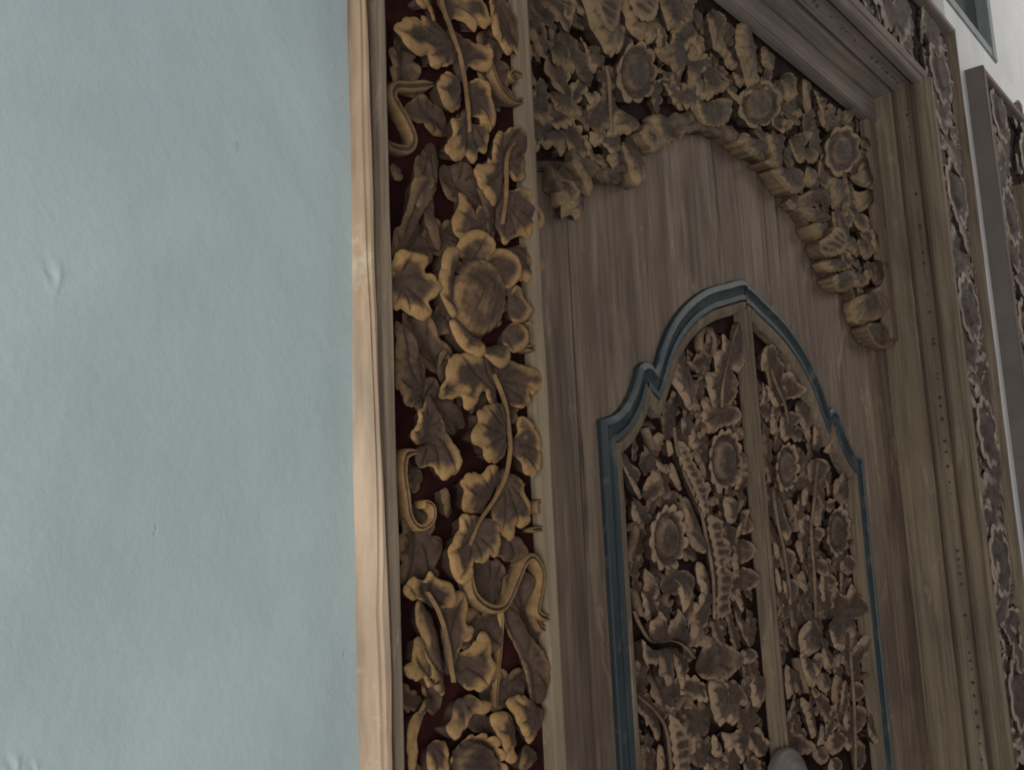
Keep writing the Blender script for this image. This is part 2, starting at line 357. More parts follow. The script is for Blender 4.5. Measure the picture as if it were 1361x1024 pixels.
    def lobed(s, b, t, w, n=3, bend=0., lev=.8, metric=False, name='leaf', asp=1.0):
        b, t = np.array(b, float), np.array(t, float); ax = t-b; ln = np.linalg.norm(ax); ax /= ln; nn = np.array([-ax[1], ax[0]])
        S = np.linspace(0, 1, 9*n+3); R = []; Lf = []; sp = []
        for q in S:
            c = b + ax*ln*q + nn*bend*ln*4*q*(1-q)*.5; sp.append(c)
            env = (math.sin(math.pi*min(1, q*.93+.07)**.75)**.75)
            for side, lst in ((1, R), (-1, Lf)):
                sc = .60 + .40*abs(math.sin(math.pi*(n*q + (.0 if side > 0 else .35))))**.65
                hw = w*.5*env*sc; v = nn*side*hw + ax*hw*.45; v = v*np.array([asp, 1]) if not metric else v; lst.append(c + v)
        o = np.array(R + Lf[::-1]); sp = np.array(sp)
        if metric:
            rib = None; s2 = s.ribs; s.ribs = s.ribs + [sp[:-2]]
            r = s.relief(o, lev, name, metric=True, smooth=False); s.ribs = s2; return r
        s2 = s.ribs; s.ribs = s.ribs + [s.path(sp[:-2])]
        r = s.relief([s.pt(q) for q in o], lev, name, metric=True, smooth=False); s.ribs = s2; return r
    def covered(s, P, pad=0.0):
        x, z = P[0]
        while len(s.boxes) < len(s.polys):
            o = s.polys[len(s.boxes)]; s.boxes.append((*o.min(0), *o.max(0)))
        for (a, b, c, d), o in zip(s.boxes, s.polys):
            if a-pad < x < c+pad and b-pad < z < d+pad:
                if inside(P, o)[0] or (pad and seg_dist(P, o, np.roll(o, -1, 0)).min() < pad): return [True]
        return [False]
    def fill(s, region, size, lev=.6, limit=60, gap=.25, aim=None, spread=.9, n=(2, 3), pad=None, name='leaf'):
        """small leaves in the parts of the field (metric outline) that still lie open"""
        reg = np.asarray(region, float); lo, hi = reg.min(0), reg.max(0); k = 0; tries = 0
        while k < limit and tries < limit*40:
            tries += 1; p = lo + rng.random(2)*(hi-lo)
            if not inside(p[None], reg)[0] or seg_dist(p[None], reg, np.roll(reg, -1, 0)).min() < size*.35: continue
            if s.covered(p[None], size*gap if pad is None else pad)[0]: continue
            a = (aim if aim is not None else rng.random()*6.28) + rng.normal(0, spread); L = size*random.uniform(.8, 1.35)
            dv = np.array([math.cos(a), math.sin(a)])*L/2; e = np.vstack([p-dv, p+dv])
            if not inside(e, reg).all(): continue
            s.lobed(e[0], e[1], L*random.uniform(.5, .75), random.choice(n), random.uniform(-.35, .35), lev*random.uniform(.8, 1.1), metric=True, name=name); k += 1
def P_(txt, ox, oy, k):
    return [(ox + float(a.split(',')[0])/k, oy + float(a.split(',')[1])/k) for a in txt.split()]

# ------------------------------------------------------------------ walls
XL, XR, ZT = .962, 4.298, 2.085      # outer edges of the carved frame (layout units)
def wallbox(name, x0, x1, z0, z1, mat): 
    a, b = W(x0, WALL, z0), W(x1, WALL, z1); o = box(name, a.x, b.x, 0, .2, a.z, b.z, mat, None, 0); o['kind'] = 'structure'; return o
# left wall: gently uneven plaster with a few chips and drips pressed into the surface
def uneven_wall():
    a, b = W(-2.4, WALL, -2.5), W(XL+.02, WALL, 4.2); nx, nz = 150, 300
    vs = []; r = np.random.default_rng(3); wv = [(r.normal(0, 6, 2), r.uniform(0, 6.3), r.uniform(.2, 1)) for _ in range(14)]
    chips = [(63, 358, .0085, .0030), (12, 1014, .006, .0026), (42, 1021, .004, .002), (203, 703, .0022, -.0016)]
    ch = [(*at(px, py, WALL), rad, h*.30) for px, py, rad, h in chips]
    us = np.unique(np.concatenate([np.linspace(a.x, b.x, nx)] + [np.linspace(c[0]-c[2]*2, c[0]+c[2]*2, 13) for c in ch])); us = us[(us >= a.x) & (us <= b.x)]
    zs = np.unique(np.concatenate([np.linspace(a.z, b.z, nz)] + [np.linspace(c[1]-c[2]*2.6, c[1]+c[2]*2.6, 13) for c in ch]))
    XX, ZZ = np.meshgrid(us, zs, indexing='ij'); Y = np.zeros_like(XX)
    for k, ph, am in wv: Y += am*.0007*np.sin(k[0]*XX+k[1]*ZZ+ph)
    for x, z, rad, h in ch:
        dx, dz = (XX-x)/rad, (ZZ-z)/(rad*1.3); dd = np.hypot(dx, dz + .4*np.sin(dx*3))
        Y -= h*(np.exp(-((dd-.75)/.25)**2)*(.5+.5*np.tanh((dx-dz)*2)) - .5*np.exp(-(dd/.6)**2))
    vs = np.stack([XX, Y, ZZ], -1).reshape(-1, 3); n, m = XX.shape
    fs = [(i*m+j, (i+1)*m+j, (i+1)*m+j+1, i*m+j+1) for i in range(n-1) for j in range(m-1)]
    o = mesh('wall_left', vs, fs, M_wall, None, True); o['kind'] = 'structure'; o['label'] = 'pale blue painted plaster wall left of the carved frame'; return o
uneven_wall()
WX1, WZ0 = 5.10, 2.235                # right and bottom edges of the window opening
WX0, WZ1 = 3.6, 3.6
for nm, x0, x1, z0, z1 in (('wall_right', XR-.012, 9, -2.5, WZ0), ('wall_right', WX1, 9, WZ0, 5), ('wall_top', XL+.02, WX0, ZT-.012, 5)):
    o = wallbox(nm, x0, x1, z0, z1, M_white); o['label'] = 'white plaster wall beside and above the carved frame'

# ------------------------------------------------------------------ carved frame
frame = thing('door_frame', 'tall carved wooden door surround with gilded vine border against blue wall', 'door frame', W(X0, WALL, -2))
ZB = -1.0                              # carving is cut off below the picture
a = W(XL, 1, ZB); b = W(1.02, 1, ZT)
# outer side board (bare pale edge) and the front rim beside the carving
vs, fs = wob(a.x, W(XL+.03, 1, 0).x, yD(1.0)-.001, yD(1.06), a.z, b.z, 40, .0050, 5)
fix(mesh('side_board', vs, fs, M_trim, frame, label='pale bare wood edge board, wavy and knife cut'), .003)
vs, fs = wob(W(XL+.031, 1, 0).x, W(1.022, 1, 0).x, yD(1.004), yD(1.06), a.z, b.z, 34, .0015, 6)
fix(mesh('rim', vs, fs, M_rim, frame), .003)
# grounds of the left, right and top carved strips
def ground(x0, x1, z0, z1, D, mat, name='carving_ground'):
    p, q = W(x0, D, z0), W(x1, D, z1); return box(name, p.x, q.x, p.y, p.y+.012, p.z, q.z, mat, frame, 0)
DG = 1.042
strip_l = ground(1.0, 1.375, ZB, ZT-.02, DG, M_gnd, 'carved_strip')
RI, RO = 3.865, 4.275
strip_r = ground(RI-.03, RO+.02, ZB, ZT-.02, DG, M_gnd2, 'carved_strip')
strip_t = ground(1.38, RI-.04, 1.70, ZT-.02, DG, M_gnd2, 'carved_strip')
for x0, x1, z0, z1 in ((RO, XR, ZB, ZT), (RI-.022, RI+.006, ZB, 1.72)):
    p, q = W(x0, 1.0, z0), W(x1, 1.0, z1); vs, fs = wob(p.x, q.x, p.y, yD(1.06), p.z, q.z, 30, .0015, int(x0*100)); fix(mesh('rim', vs, fs, M_rim, frame), .003)
p, q = W(XL+.06, 1.0, ZT-.03), W(RO-.001, 1.0, ZT); box('rim', p.x, q.x, p.y, yD(1.06), p.z, q.z, M_lintel, frame, .003)

# mouldings of the opening: one profile mitred round jambs and head.  (w outwards from door edge, depth)
XD0, XD1, ZD = 1.440, 3.775, 1.662      # opening at the door face
def mould(prof, name, mats, seedn):
    n = len(prof); obs = []
    for seg, mat in (('L', mats[0]), ('T', mats[1]), ('R', mats[0])):
        vs = []
        for e in (0, 1):
            for w, D in prof:
                if seg == 'L': x, z = 1.409-w*.6, (ZB if e == 0 else ZD+w)
                elif seg == 'R': x, z = XD1+w, (ZB if e == 0 else ZD+w)
                else: x, z = (XD0-w if e == 0 else XD1+w), ZD+w
                vs.append(tuple(W(x, D, z)))
        m = 1 if seg != 'T' else 1
        fs = [(i, i+1, n+i+1, n+i) for i in range(n-1)]
        o = mesh(name, vs, fs, mat, frame); bm = bmesh.new(); bm.from_mesh(o.data)
        bmesh.ops.recalc_face_normals(bm, faces=bm.faces)
        c = Vector((0, -.05, 0)); f = bm.faces[:]
        tgt = W(X0, .6, .6) - WP[o]
        if sum((q.normal.dot(tgt - q.calc_center_median()) > 0)*2-1 for q in f) < 0: bmesh.ops.reverse_faces(bm, faces=f)
        bm.to_mesh(o.data); bm.free(); obs.append(o)
    return obs
mould([(-.02, 1.262), (0, 1.262), (.004, 1.20), (.010, 1.137), (.013, 1.132), (.034, 1.130)], 'jamb_board', (M_jamb, M_lintel), 1)
mould([(.034, 1.1298), (.034, 1.122), (.015, 1.120), (.014, 1.114), (.017, 1.108), (.022, 1.092), (.026, 1.076), (.026, 1.069), (.023, 1.066), (.044, 1.064)], 'beaded_moulding', (M_jamb, M_lintel), 2)
def arc(cx, cy, rx, ry, a0, a1, n): return [(cx+rx*math.cos(math.radians(a0+(a1-a0)*i/n)), cy-ry*math.sin(math.radians(a0+(a1-a0)*i/n))) for i in range(n+1)]
mould([(.044, 1.0638), (.044, 1.055), (.025, 1.053), (.022, 1.047), (.021, 1.037), (.024, 1.026), (.032, 1.018), (.036, 1.020), (.046, 1.0205), (.048, 1.014), (.060, 1.008), (.073, 1.011), (.0775, 1.03), (.0778, 1.06)], 'outer_moulding', (M_jamb, M_lintel), 3)
# rows of small carved beads along the middle moulding
def beads(kind):
    vs = []; fs = []
    L = np.arange(ZB, ZD, .026) if kind != 'T' else np.arange(XD0, XD1, .026)
    for i, q in enumerate(L):
        if rng.random() < .35: continue
        for (w, D, r) in ((.0236, 1.085, .0050),):
            r *= rng.uniform(.35, 1.15)
            c = W((XD1+w) if kind == 'R' else (1.409-w*.6) if kind == 'L' else q, D, q if kind != 'T' else ZD+w) + Vector((0, 0, rng.normal(0, .004)))
            ax = [Vector((1, 0, 0)), Vector((0, 1, 0)), Vector((0, 0, 1))]; b0 = len(vs); rr = r*U*1.5
            for k in range(3):
                for sg in (1, -1): vs.append(tuple(c + ax[k]*sg*rr))
            for x in (0, 1):
                for y in (2, 3):
                    for z in (4, 5): fs.append((b0+x, b0+y, b0+z))
    o = mesh('bead_row', vs, fs, M_bead, frame, kind='stuff'); fix(o)
for k in 'LTR': beads(k)

# ---- left carved strip: one vine of leaves, flowers and tendrils, traced piece by piece
PL = Panel(strip_l, DG, 1.010, M_strip, .0021, .0125); PL.scal = (.014, .0022); PL.g0, PL.g1 = .16, .72; PL.flat = .10; PL.rimw = .0125; PL.dome = .13; PL.tilt = .05; PL.under = .34; PL.ew = .003
C1 = lambda s: P_(s, 440, 0, 4); C2 = lambda s: P_(s, 440, 240, 4); C3 = lambda s: P_(s, 440, 480, 4); C4 = lambda s: P_(s, 440, 730, 3.482)
rb1 = C1('585,-60 600,40 640,150 690,300 715,430 730,560 738,700'); rb2 = C1('985,752 940,830 935,1000') + C2('930,120 915,230')
rb3 = C3('870,70 930,230 950,380 955,480 930,620 870,740 790,860 740,980'); rb4 = C4('450,200 500,290 540,420 570,620')
PL.ribs = [cr_open(PL.path(r), .004) for r in (rb1, rb2, rb3, rb4)] + [PL.path(C3('560,180 540,400 470,560')), PL.path(C2('360,540 450,560')), PL.path(C1('900,-20 960,150')), PL.path(C4('840,300 960,560 990,800'))]
for cf, lev, s_ in (
 (C1, .88, '345,140 400,92 450,80 492,108 500,72 545,90 600,130 650,190 690,290 650,335 600,352 560,364 525,350 518,292 480,297 430,272 390,225 368,182'),
 (C1, .80, '465,-30 540,-30 572,20 585,80 575,110 560,60 540,32 505,38 475,25'),
 (C1, .86, '620,-40 790,-40 832,60 843,120 815,152 778,132 767,170 740,140 715,108 680,88 650,84'),
 (C1, .78, '870,-40 940,-20 985,60 1020,100 1012,150 1045,200 1076,240 1076,318 1030,302 985,262 958,292 935,270 900,212 865,172 862,90'),
 (C1, .84, '650,140 730,200 785,232 850,265 853,340 830,380 780,362 745,350 730,420 700,400 680,300'),
 (C1, .92, '640,385 600,388 562,430 558,480 590,560 640,592 692,570 708,520 700,420'),
 (C1, .90, '770,420 812,420 842,470 862,560 878,625 870,685 840,692 810,652 800,622 765,592 748,520 745,450'),
 (C1, .95, '640,632 700,622 715,580 745,580 760,650 832,668 832,790 815,818 790,800 775,852 750,872 715,830 680,857 640,852 598,810 608,760 640,730 645,690'),
 (C1, .62, '340,870 380,855 412,870 408,930 372,952 345,930'),
 (C1, .60, '545,770 590,740 610,820 600,900 575,1010 520,1100 470,1090 465,960 480,840 520,800'),
 (C1, .94, '870,745 900,690 930,702 960,676 1010,670 1062,712 1092,762 1086,802 1042,822 1030,880 1028,925 1030,952 990,958 960,905 940,960 935,1060 880,1090 840,1060 800,1010 765,952 758,892 800,870 832,872 832,840 860,850'),
 (C2, .88, '935,0 960,45 1015,38 1055,52 1064,95 1102,150 1122,220 1108,262 1068,277 1055,304 1000,292 945,332 925,280 905,200 915,80'),
 (C2, .60, '790,0 920,20 930,200 900,330 870,360 850,240 830,120'),
 (C2, .85, '680,300 650,235 655,190 690,130 693,62 730,82 775,150 790,172 820,118 852,170 858,240 850,305 760,330'),
 (C2, .84, '345,388 440,384 492,400 506,440 492,480 542,510 577,570 562,612 522,642 531,712 492,747 440,722 390,685 345,660'),
 (C2, .72, '945,375 1008,340 1050,345 1062,395 1100,400 1142,430 1136,490 1100,532 1040,532 1000,500'),
 (C2, .64, '455,-20 560,-20 545,60 500,190 440,370 400,400 390,300 430,120'),
 (C2, .60, '545,0 590,10 580,140 600,330 590,370 560,330 530,200 520,120'),
 (C2, .66, '370,770 420,760 470,860 490,960 500,1024 420,1090 370,1080'),
 (C2, .60, '610,900 640,900 670,960 690,1060 640,1060 605,980'),
 (C3, .95, '620,-10 616,100 594,180 640,202 702,190 710,250 745,260 780,222 800,172 832,158 860,215 900,250 905,120 890,40 800,-30 700,-40'),
 (C3, .88, '875,60 930,-10 1040,28 1102,45 1142,92 1122,152 1082,177 1055,165 1062,212 1040,247 990,237 935,180'),
 (C3, .96, '935,240 860,228 800,250 763,280 770,330 733,380 745,442 800,466 805,512 850,542 905,532 945,480 948,380'),
 (C3, .86, '1008,310 1040,298 1080,340 1112,410 1118,500 1102,582 1075,618 1030,602 1015,540 978,490 972,440 1000,390'),
 (C3, .92, '945,570 990,600 1042,650 1032,690 1062,760 1062,852 1020,888 975,882 965,942 930,952 893,890 870,850 880,760 925,640'),
 (C3, .90, '910,560 850,556 810,600 740,594 693,640 710,700 698,760 720,802 780,812 840,800 880,720 920,640'),
 (C3, .96, '690,825 760,820 830,830 885,870 888,960 870,1040 840,1040 800,1080 760,1070 740,1160 690,1190 640,1130 622,1024 645,960 682,900'),
 (C3, .80, '552,170 572,210 602,280 642,400 692,490 697,570 650,612 602,632 580,600 560,560 500,560 480,470 560,430 500,442 450,422 443,370 480,330 480,270 520,232'),
 (C3, .66, '360,-10 500,-10 532,80 520,180 450,242 400,182 375,100'),
 (C3, .62, '603,690 640,678 668,760 692,800 670,832 638,812 613,750'),
 (C4, .86, '345,170 400,130 448,150 470,104 512,140 562,158 583,220 565,275 500,268 430,235 380,238 342,205'),
 (C4, .82, '540,275 600,200 640,198 652,270 636,340 672,370 662,412 620,442 592,510 570,590 545,420'),
 (C4, .74, '430,240 480,290 522,400 560,610 545,680 500,640 450,540 410,450 436,410 408,330'),
 (C4, .86, '400,422 430,408 455,440 450,490 500,540 528,600 545,690 500,642 462,645 440,602 390,612 340,560 385,510'),
 (C4, .84, '712,385 742,420 747,500 768,540 742,620 712,660 640,640 610,560 614,490 660,462 680,420'),
 (C4, .64, '825,275 880,290 942,400 1012,500 1025,600 1005,710 960,710 928,600 900,480 850,380'),
 (C4, .80, '480,688 502,720 442,790 412,880 402,1000 372,1040 365,850 400,778 450,730'),
 (C4, .95, '588,720 640,680 692,700 732,718 712,762 650,772 612,832 560,885 528,832 568,780'),
 (C4, .90, '750,770 832,758 872,820 878,900 860,930 882,962 860,995 818,985 798,900 765,850'),
 (C4, .76, '815,710 890,680 962,710 1008,750 1002,820 960,872 935,905 900,862 860,780'),
 (C4, .70, '885,985 930,908 972,930 978,972 930,1015 885,1030'),
 (C4, .92, '540,895 490,898 462,950 455,1010 470,1070 540,1080 550,980'),
 (C4, .60, '830,-80 900,-40 930,40 860,60 800,20'),
): PL.relief(cf(s_), lev, 'leaf', cup=.45)
for r, w in ((rb1, 1.9), (rb2, 1.6), (rb3, 1.9), (rb4, 1.6)): PL.ribbon(r, w, .93, 'midrib', (1, .5), groove=False)
# flower petals then its domed heart
FL = [('680,385 690,310 735,268 790,266 840,300 864,350 855,395 770,420', .94), ('680,360 620,356 592,400 588,470 610,540 660,520 690,430', .92),
 ('600,455 576,500 578,580 600,650 640,730 680,700 660,600 655,500', .97), ('640,750 660,840 700,900 760,945 800,925 800,860 740,800 690,730', .97),
 ('795,905 830,960 880,1002 925,985 948,930 930,870 860,880', .92), ('930,870 960,915 1010,905 1038,860 1030,790 985,750 940,800', .86),
 ('985,560 1010,570 1030,620 1060,660 1085,690 1060,720 1035,750 985,745 960,650', .78), ('865,370 920,362 975,400 1003,480 990,545 950,570 890,520 850,430', .84)]
PL.scal = None
for s_, lv in FL: PL.relief(C2(s_), lv+.05, 'petal', cup=.3, foot=(440+800/4, 240+610/4))
PL.flower(440+808/4, 240+615/4, 42, 64, 15, .70, .84, .4, 'flower_heart', spiral=True)
PL.flower(440+690/3.482, 730+1020/3.482, 38, 48, 13, .80, .74, .2, 'flower_heart', ribbed=True)
for cf, w, lev, tp, s_ in ((C1, 13, .8, (.8, .55), '845,230 862,350 915,470 980,530 1030,528 1048,480 1030,410 985,378 963,402 985,432'),
 (C1, 17, .7, (.9, .7), '560,440 450,450 365,452 348,500 378,560 430,650 458,730 430,785 350,775 310,740'),
 (C2, 11, .78, (.6, 1), '1062,750 1112,780 1140,838 1108,885 1048,890'),
 (C3, 12, .8, (1.2, .6), '470,480 410,500 398,600 412,700 432,830 488,888 548,850 552,775 512,752 505,785'),
 (C3, 10, .7, (.9, .7), '1080,900 1158,880 1170,800 1140,747 1110,765 1118,815'),
 (C4, 15, .84, (.9, .8), '645,90 670,210 745,275 815,262 868,150 905,65 945,40 983,110 975,210 962,290 1005,320 1040,285'),
 (C4, 13, .6, (1, .6), '960,300 1000,370 1040,330 1048,280'), (C4, 10, .5, (1, .8), '820,290 815,420 800,600 790,740')): PL.ribbon(cf(s_), w, lev, 'tendril', tp)
PL.polys.append(np.array([(0, 0), (0, 0), (0, 0)], float)+99)
def rect(x0, x1, z0, z1, D=1): p, q = W(x0, D, z0), W(x1, D, z1); return [(p.x, p.z), (q.x, p.z), (q.x, q.z), (p.x, q.z)]
PL.scal = (.014, .002); PL.fill(rect(1.03, 1.36, -.33, .93), .062, .42, 15, .06, None, 1, (2, 3)); PL.fill(rect(1.03, 1.36, -.33, .93), .035, .34, 8, .08, None, 1, (2, 3))

# ---- right strip, seen almost edge on, and the strip over the head
def vine(panel, x0, x1, z0, z1, step, horiz=False):
    c = (x0+x1)/2; z = z0; k = 0; h = x1-x0
    def m(a, b): p = W(a, panel.Dp, b) if not horiz else W(b, panel.Dp, a); return np.array((p.x, p.z))
    while z < z1:
        s = 1 if k % 2 else -1
        if k % 3 == 1:
            q = m(c + s*.02, z+step*.5); r = np.array([h*.36*U, 0]); n = random.choice((8, 9, 10)); E = h*.36*U
            th = np.linspace(0, 6.283, n*8, endpoint=False); rr = (.84+.16*np.abs(np.sin(n*th/2))**.7)*E
            o = np.stack([q[0]+rr*np.cos(th), q[1]+rr*np.sin(th)], 1)
            def hf(P, d, dm, H, zz, rim, q=q, E=E):
                R = np.linalg.norm(P-q, axis=1)/E; return zz - panel.dep*.3*np.exp(-((R-.55)/.1)**2)+panel.dep*.4*np.sqrt(np.maximum(0, 1-(R/.5)**2)), rim*sst(.5, .8, R)
            panel.relief(o, .95, 'flower', hf, metric=True, smooth=False)
        else:
            panel.lobed(m(c - s*h*.25, z), m(c + s*h*.15, z+step*1.05), h*.62*U, 4, s*.5, .95, metric=True)
        for sg in (1, -1):
            if rng.random() < .9:
                zz = z + rng.uniform(0, step*.8); panel.lobed(m(c + sg*h*.10, zz), m(c + sg*h*.40, zz+step*.45*rng.choice((-1, 1))), h*.30*U, 3, sg*.4, .75, metric=True)
        z += step; k += 1
PR = Panel(strip_r, DG, 1.015, M_far, .0050, .012); PR.ew = .0045; PR.inset = .0015; PR.scal = (.02, .004); vine(PR, RI+.02, RO, -.75, ZT-.08, .155)
PR.fill(rect(RI+.01, RO-.005, -.7, ZT-.05), .055, .7, 70, .03); PR.fill(rect(RI+.01, RO-.005, -.7, ZT-.05), .032, .75, 90, .02, None, 1, (2, 2), name='sprig')
PT = Panel(strip_t, DG, 1.015, M_far, .008, .012); vine(PT, 1.74, ZT-.03, 3.1, RI-.12, .17, True); PT.fill(rect(3.1, RI-.05, 1.75, ZT-.04), .05, .6, 30, .05)

# ------------------------------------------------------------------ lunette over the doors
DLG, DLT = 1.216, 1.189
lun = thing('carved_lunette', 'arched overdoor board carved with dense flowers and scalloped lower edge', 'carved panel', W(X0, 1.22, .7))
LP = Panel(lun, DLG, DLT, M_lun, .0034, .017); LP.scal = (.019, .0042); LP.ew = .004; LP.g0, LP.g1 = .10, .78; LP.dome = .42; LP.tilt = .13; LP.back = .0066; LP.flat = .50; LP.rimw = .012; LP.inset = .0022
edge_px = [(745, 262), (770, 262), (790, 243), (812, 244), (832, 236), (850, 244), (858, 216), (870, 199), (895, 190), (925, 181), (950, 181), (985, 199), (1018, 222), (1048, 252), (1064, 284), (1082, 318), (1100, 348), (1112, 383), (1132, 390), (1142, 418), (1150, 440), (1165, 458), (1176, 464), (1199, 462)]
low = [(700, 225), (745, 224), (768, 226), (778, 232), (790, 234), (812, 236), (832, 228), (846, 226), (852, 206), (866, 186), (895, 170), (925, 158), (950, 160), (985, 180), (1018, 214), (1048, 252), (1064, 284), (1082, 318), (1100, 348), (1112, 385), (1132, 392), (1142, 418), (1150, 440), (1165, 458), (1176, 463), (1197, 462)]
lowm = [at(x, y, DLG) for x, y in low]
rx1 = W(XD1-.012, DLG, 0).x; topz = W(0, DLG, ZD-.012).z; lx0 = W(XD0+.01, DLG, 0).x
lowm = [(lx0, lowm[0][1])] + [q for q in lowm if lx0 < q[0] < rx1-.01] + [(rx1, lowm[-1][1])]
board = prism('back_board', lowm + [(rx1, topz), (lx0, topz)], yD(1.2295), yD(1.240), M_lun, lun)
at_ = board.data.attributes.new('rim', 'FLOAT', 'POINT'); at_.data.foreach_set('value', np.full(len(board.data.vertices), .05, np.float32))
grd = prism('ground', [(x, z+.012) for x, z in lowm] + [(rx1-.002, topz-.002), (lx0+.002, topz-.002)], yD(1.2275), yD(1.2305), M_gnd2, lun)  # near-black tone also stands in for shadow in the gaps
# continuous scalloped border along the lower edge, stepping down to a block at the jamb
em = cr_open(np.array([at(x, y, 1.2) for x, y in edge_px]), .006); tt = np.gradient(em, axis=0); tt /= np.linalg.norm(tt, axis=1)[:, None]; nn_ = np.stack([-tt[:, 1], tt[:, 0]], 1)
ss = np.concatenate([[0], np.cumsum(np.linalg.norm(np.diff(em, axis=0), axis=1))]); em = em + nn_*(.006+.005*(1-np.abs(np.sin(np.pi*ss/.042))**.6))[:, None]
wid = .030*np.ones(len(em)); prof_ = [(0, 1.240), (0, 1.208), (.08, 1.204), (.34, 1.203), (.42, 1.208), (.74, 1.2085), (1, 1.215), (1, 1.226)]; vs = []; rm = []; k_ = len(prof_)
for i_ in range(len(em)):
    stp = .004*((ss[i_]/.042) % 1)
    for f_, D_ in prof_:
        q_ = em[i_]+nn_[i_]*wid[i_]*f_; vs.append((min(q_[0], rx1), yD(D_)+(stp if D_ < 1.22 else 0), q_[1])); rm.append(.75 if f_ in (.06, .30) else .25)
fs = [(a_*k_+b_, (a_+1)*k_+b_, (a_+1)*k_+b_+1, a_*k_+b_+1) for a_ in range(len(em)-1) for b_ in range(k_-1)] + [tuple(range(k_)), tuple(range(len(em)*k_-1, (len(em)-1)*k_-1, -1))]
fix(mesh('scalloped_border', vs, fs, M_lun, lun, False, rm))
p = W(XD0, 1.15, ZD-.095); q = W(XD1-.006, 1.15, ZD-.004); box('top_rail', p.x, q.x, yD(1.186), yD(1.23), p.z, q.z, M_lintel, lun, .003)
p = W(XD1-.085, 1.15, 0); box('end_stile', p.x, rx1+.002, yD(1.192), yD(1.23), lowm[-1][1]+.004, W(0, 0, ZD-.097).z, M_board, lun, .003)
Z1 = lambda s: P_(s, 740, 0, 6.805); Z2 = lambda s: P_(s, 740, 140, 6.4); Z3 = lambda s: P_(s, 920, 0, 6.805); Z4 = lambda s: P_(s, 1000, 120, 6.186); Z5 = lambda s: P_(s, 1050, 270, 4.876)
EDGE = .0105; EDG2 = .0067
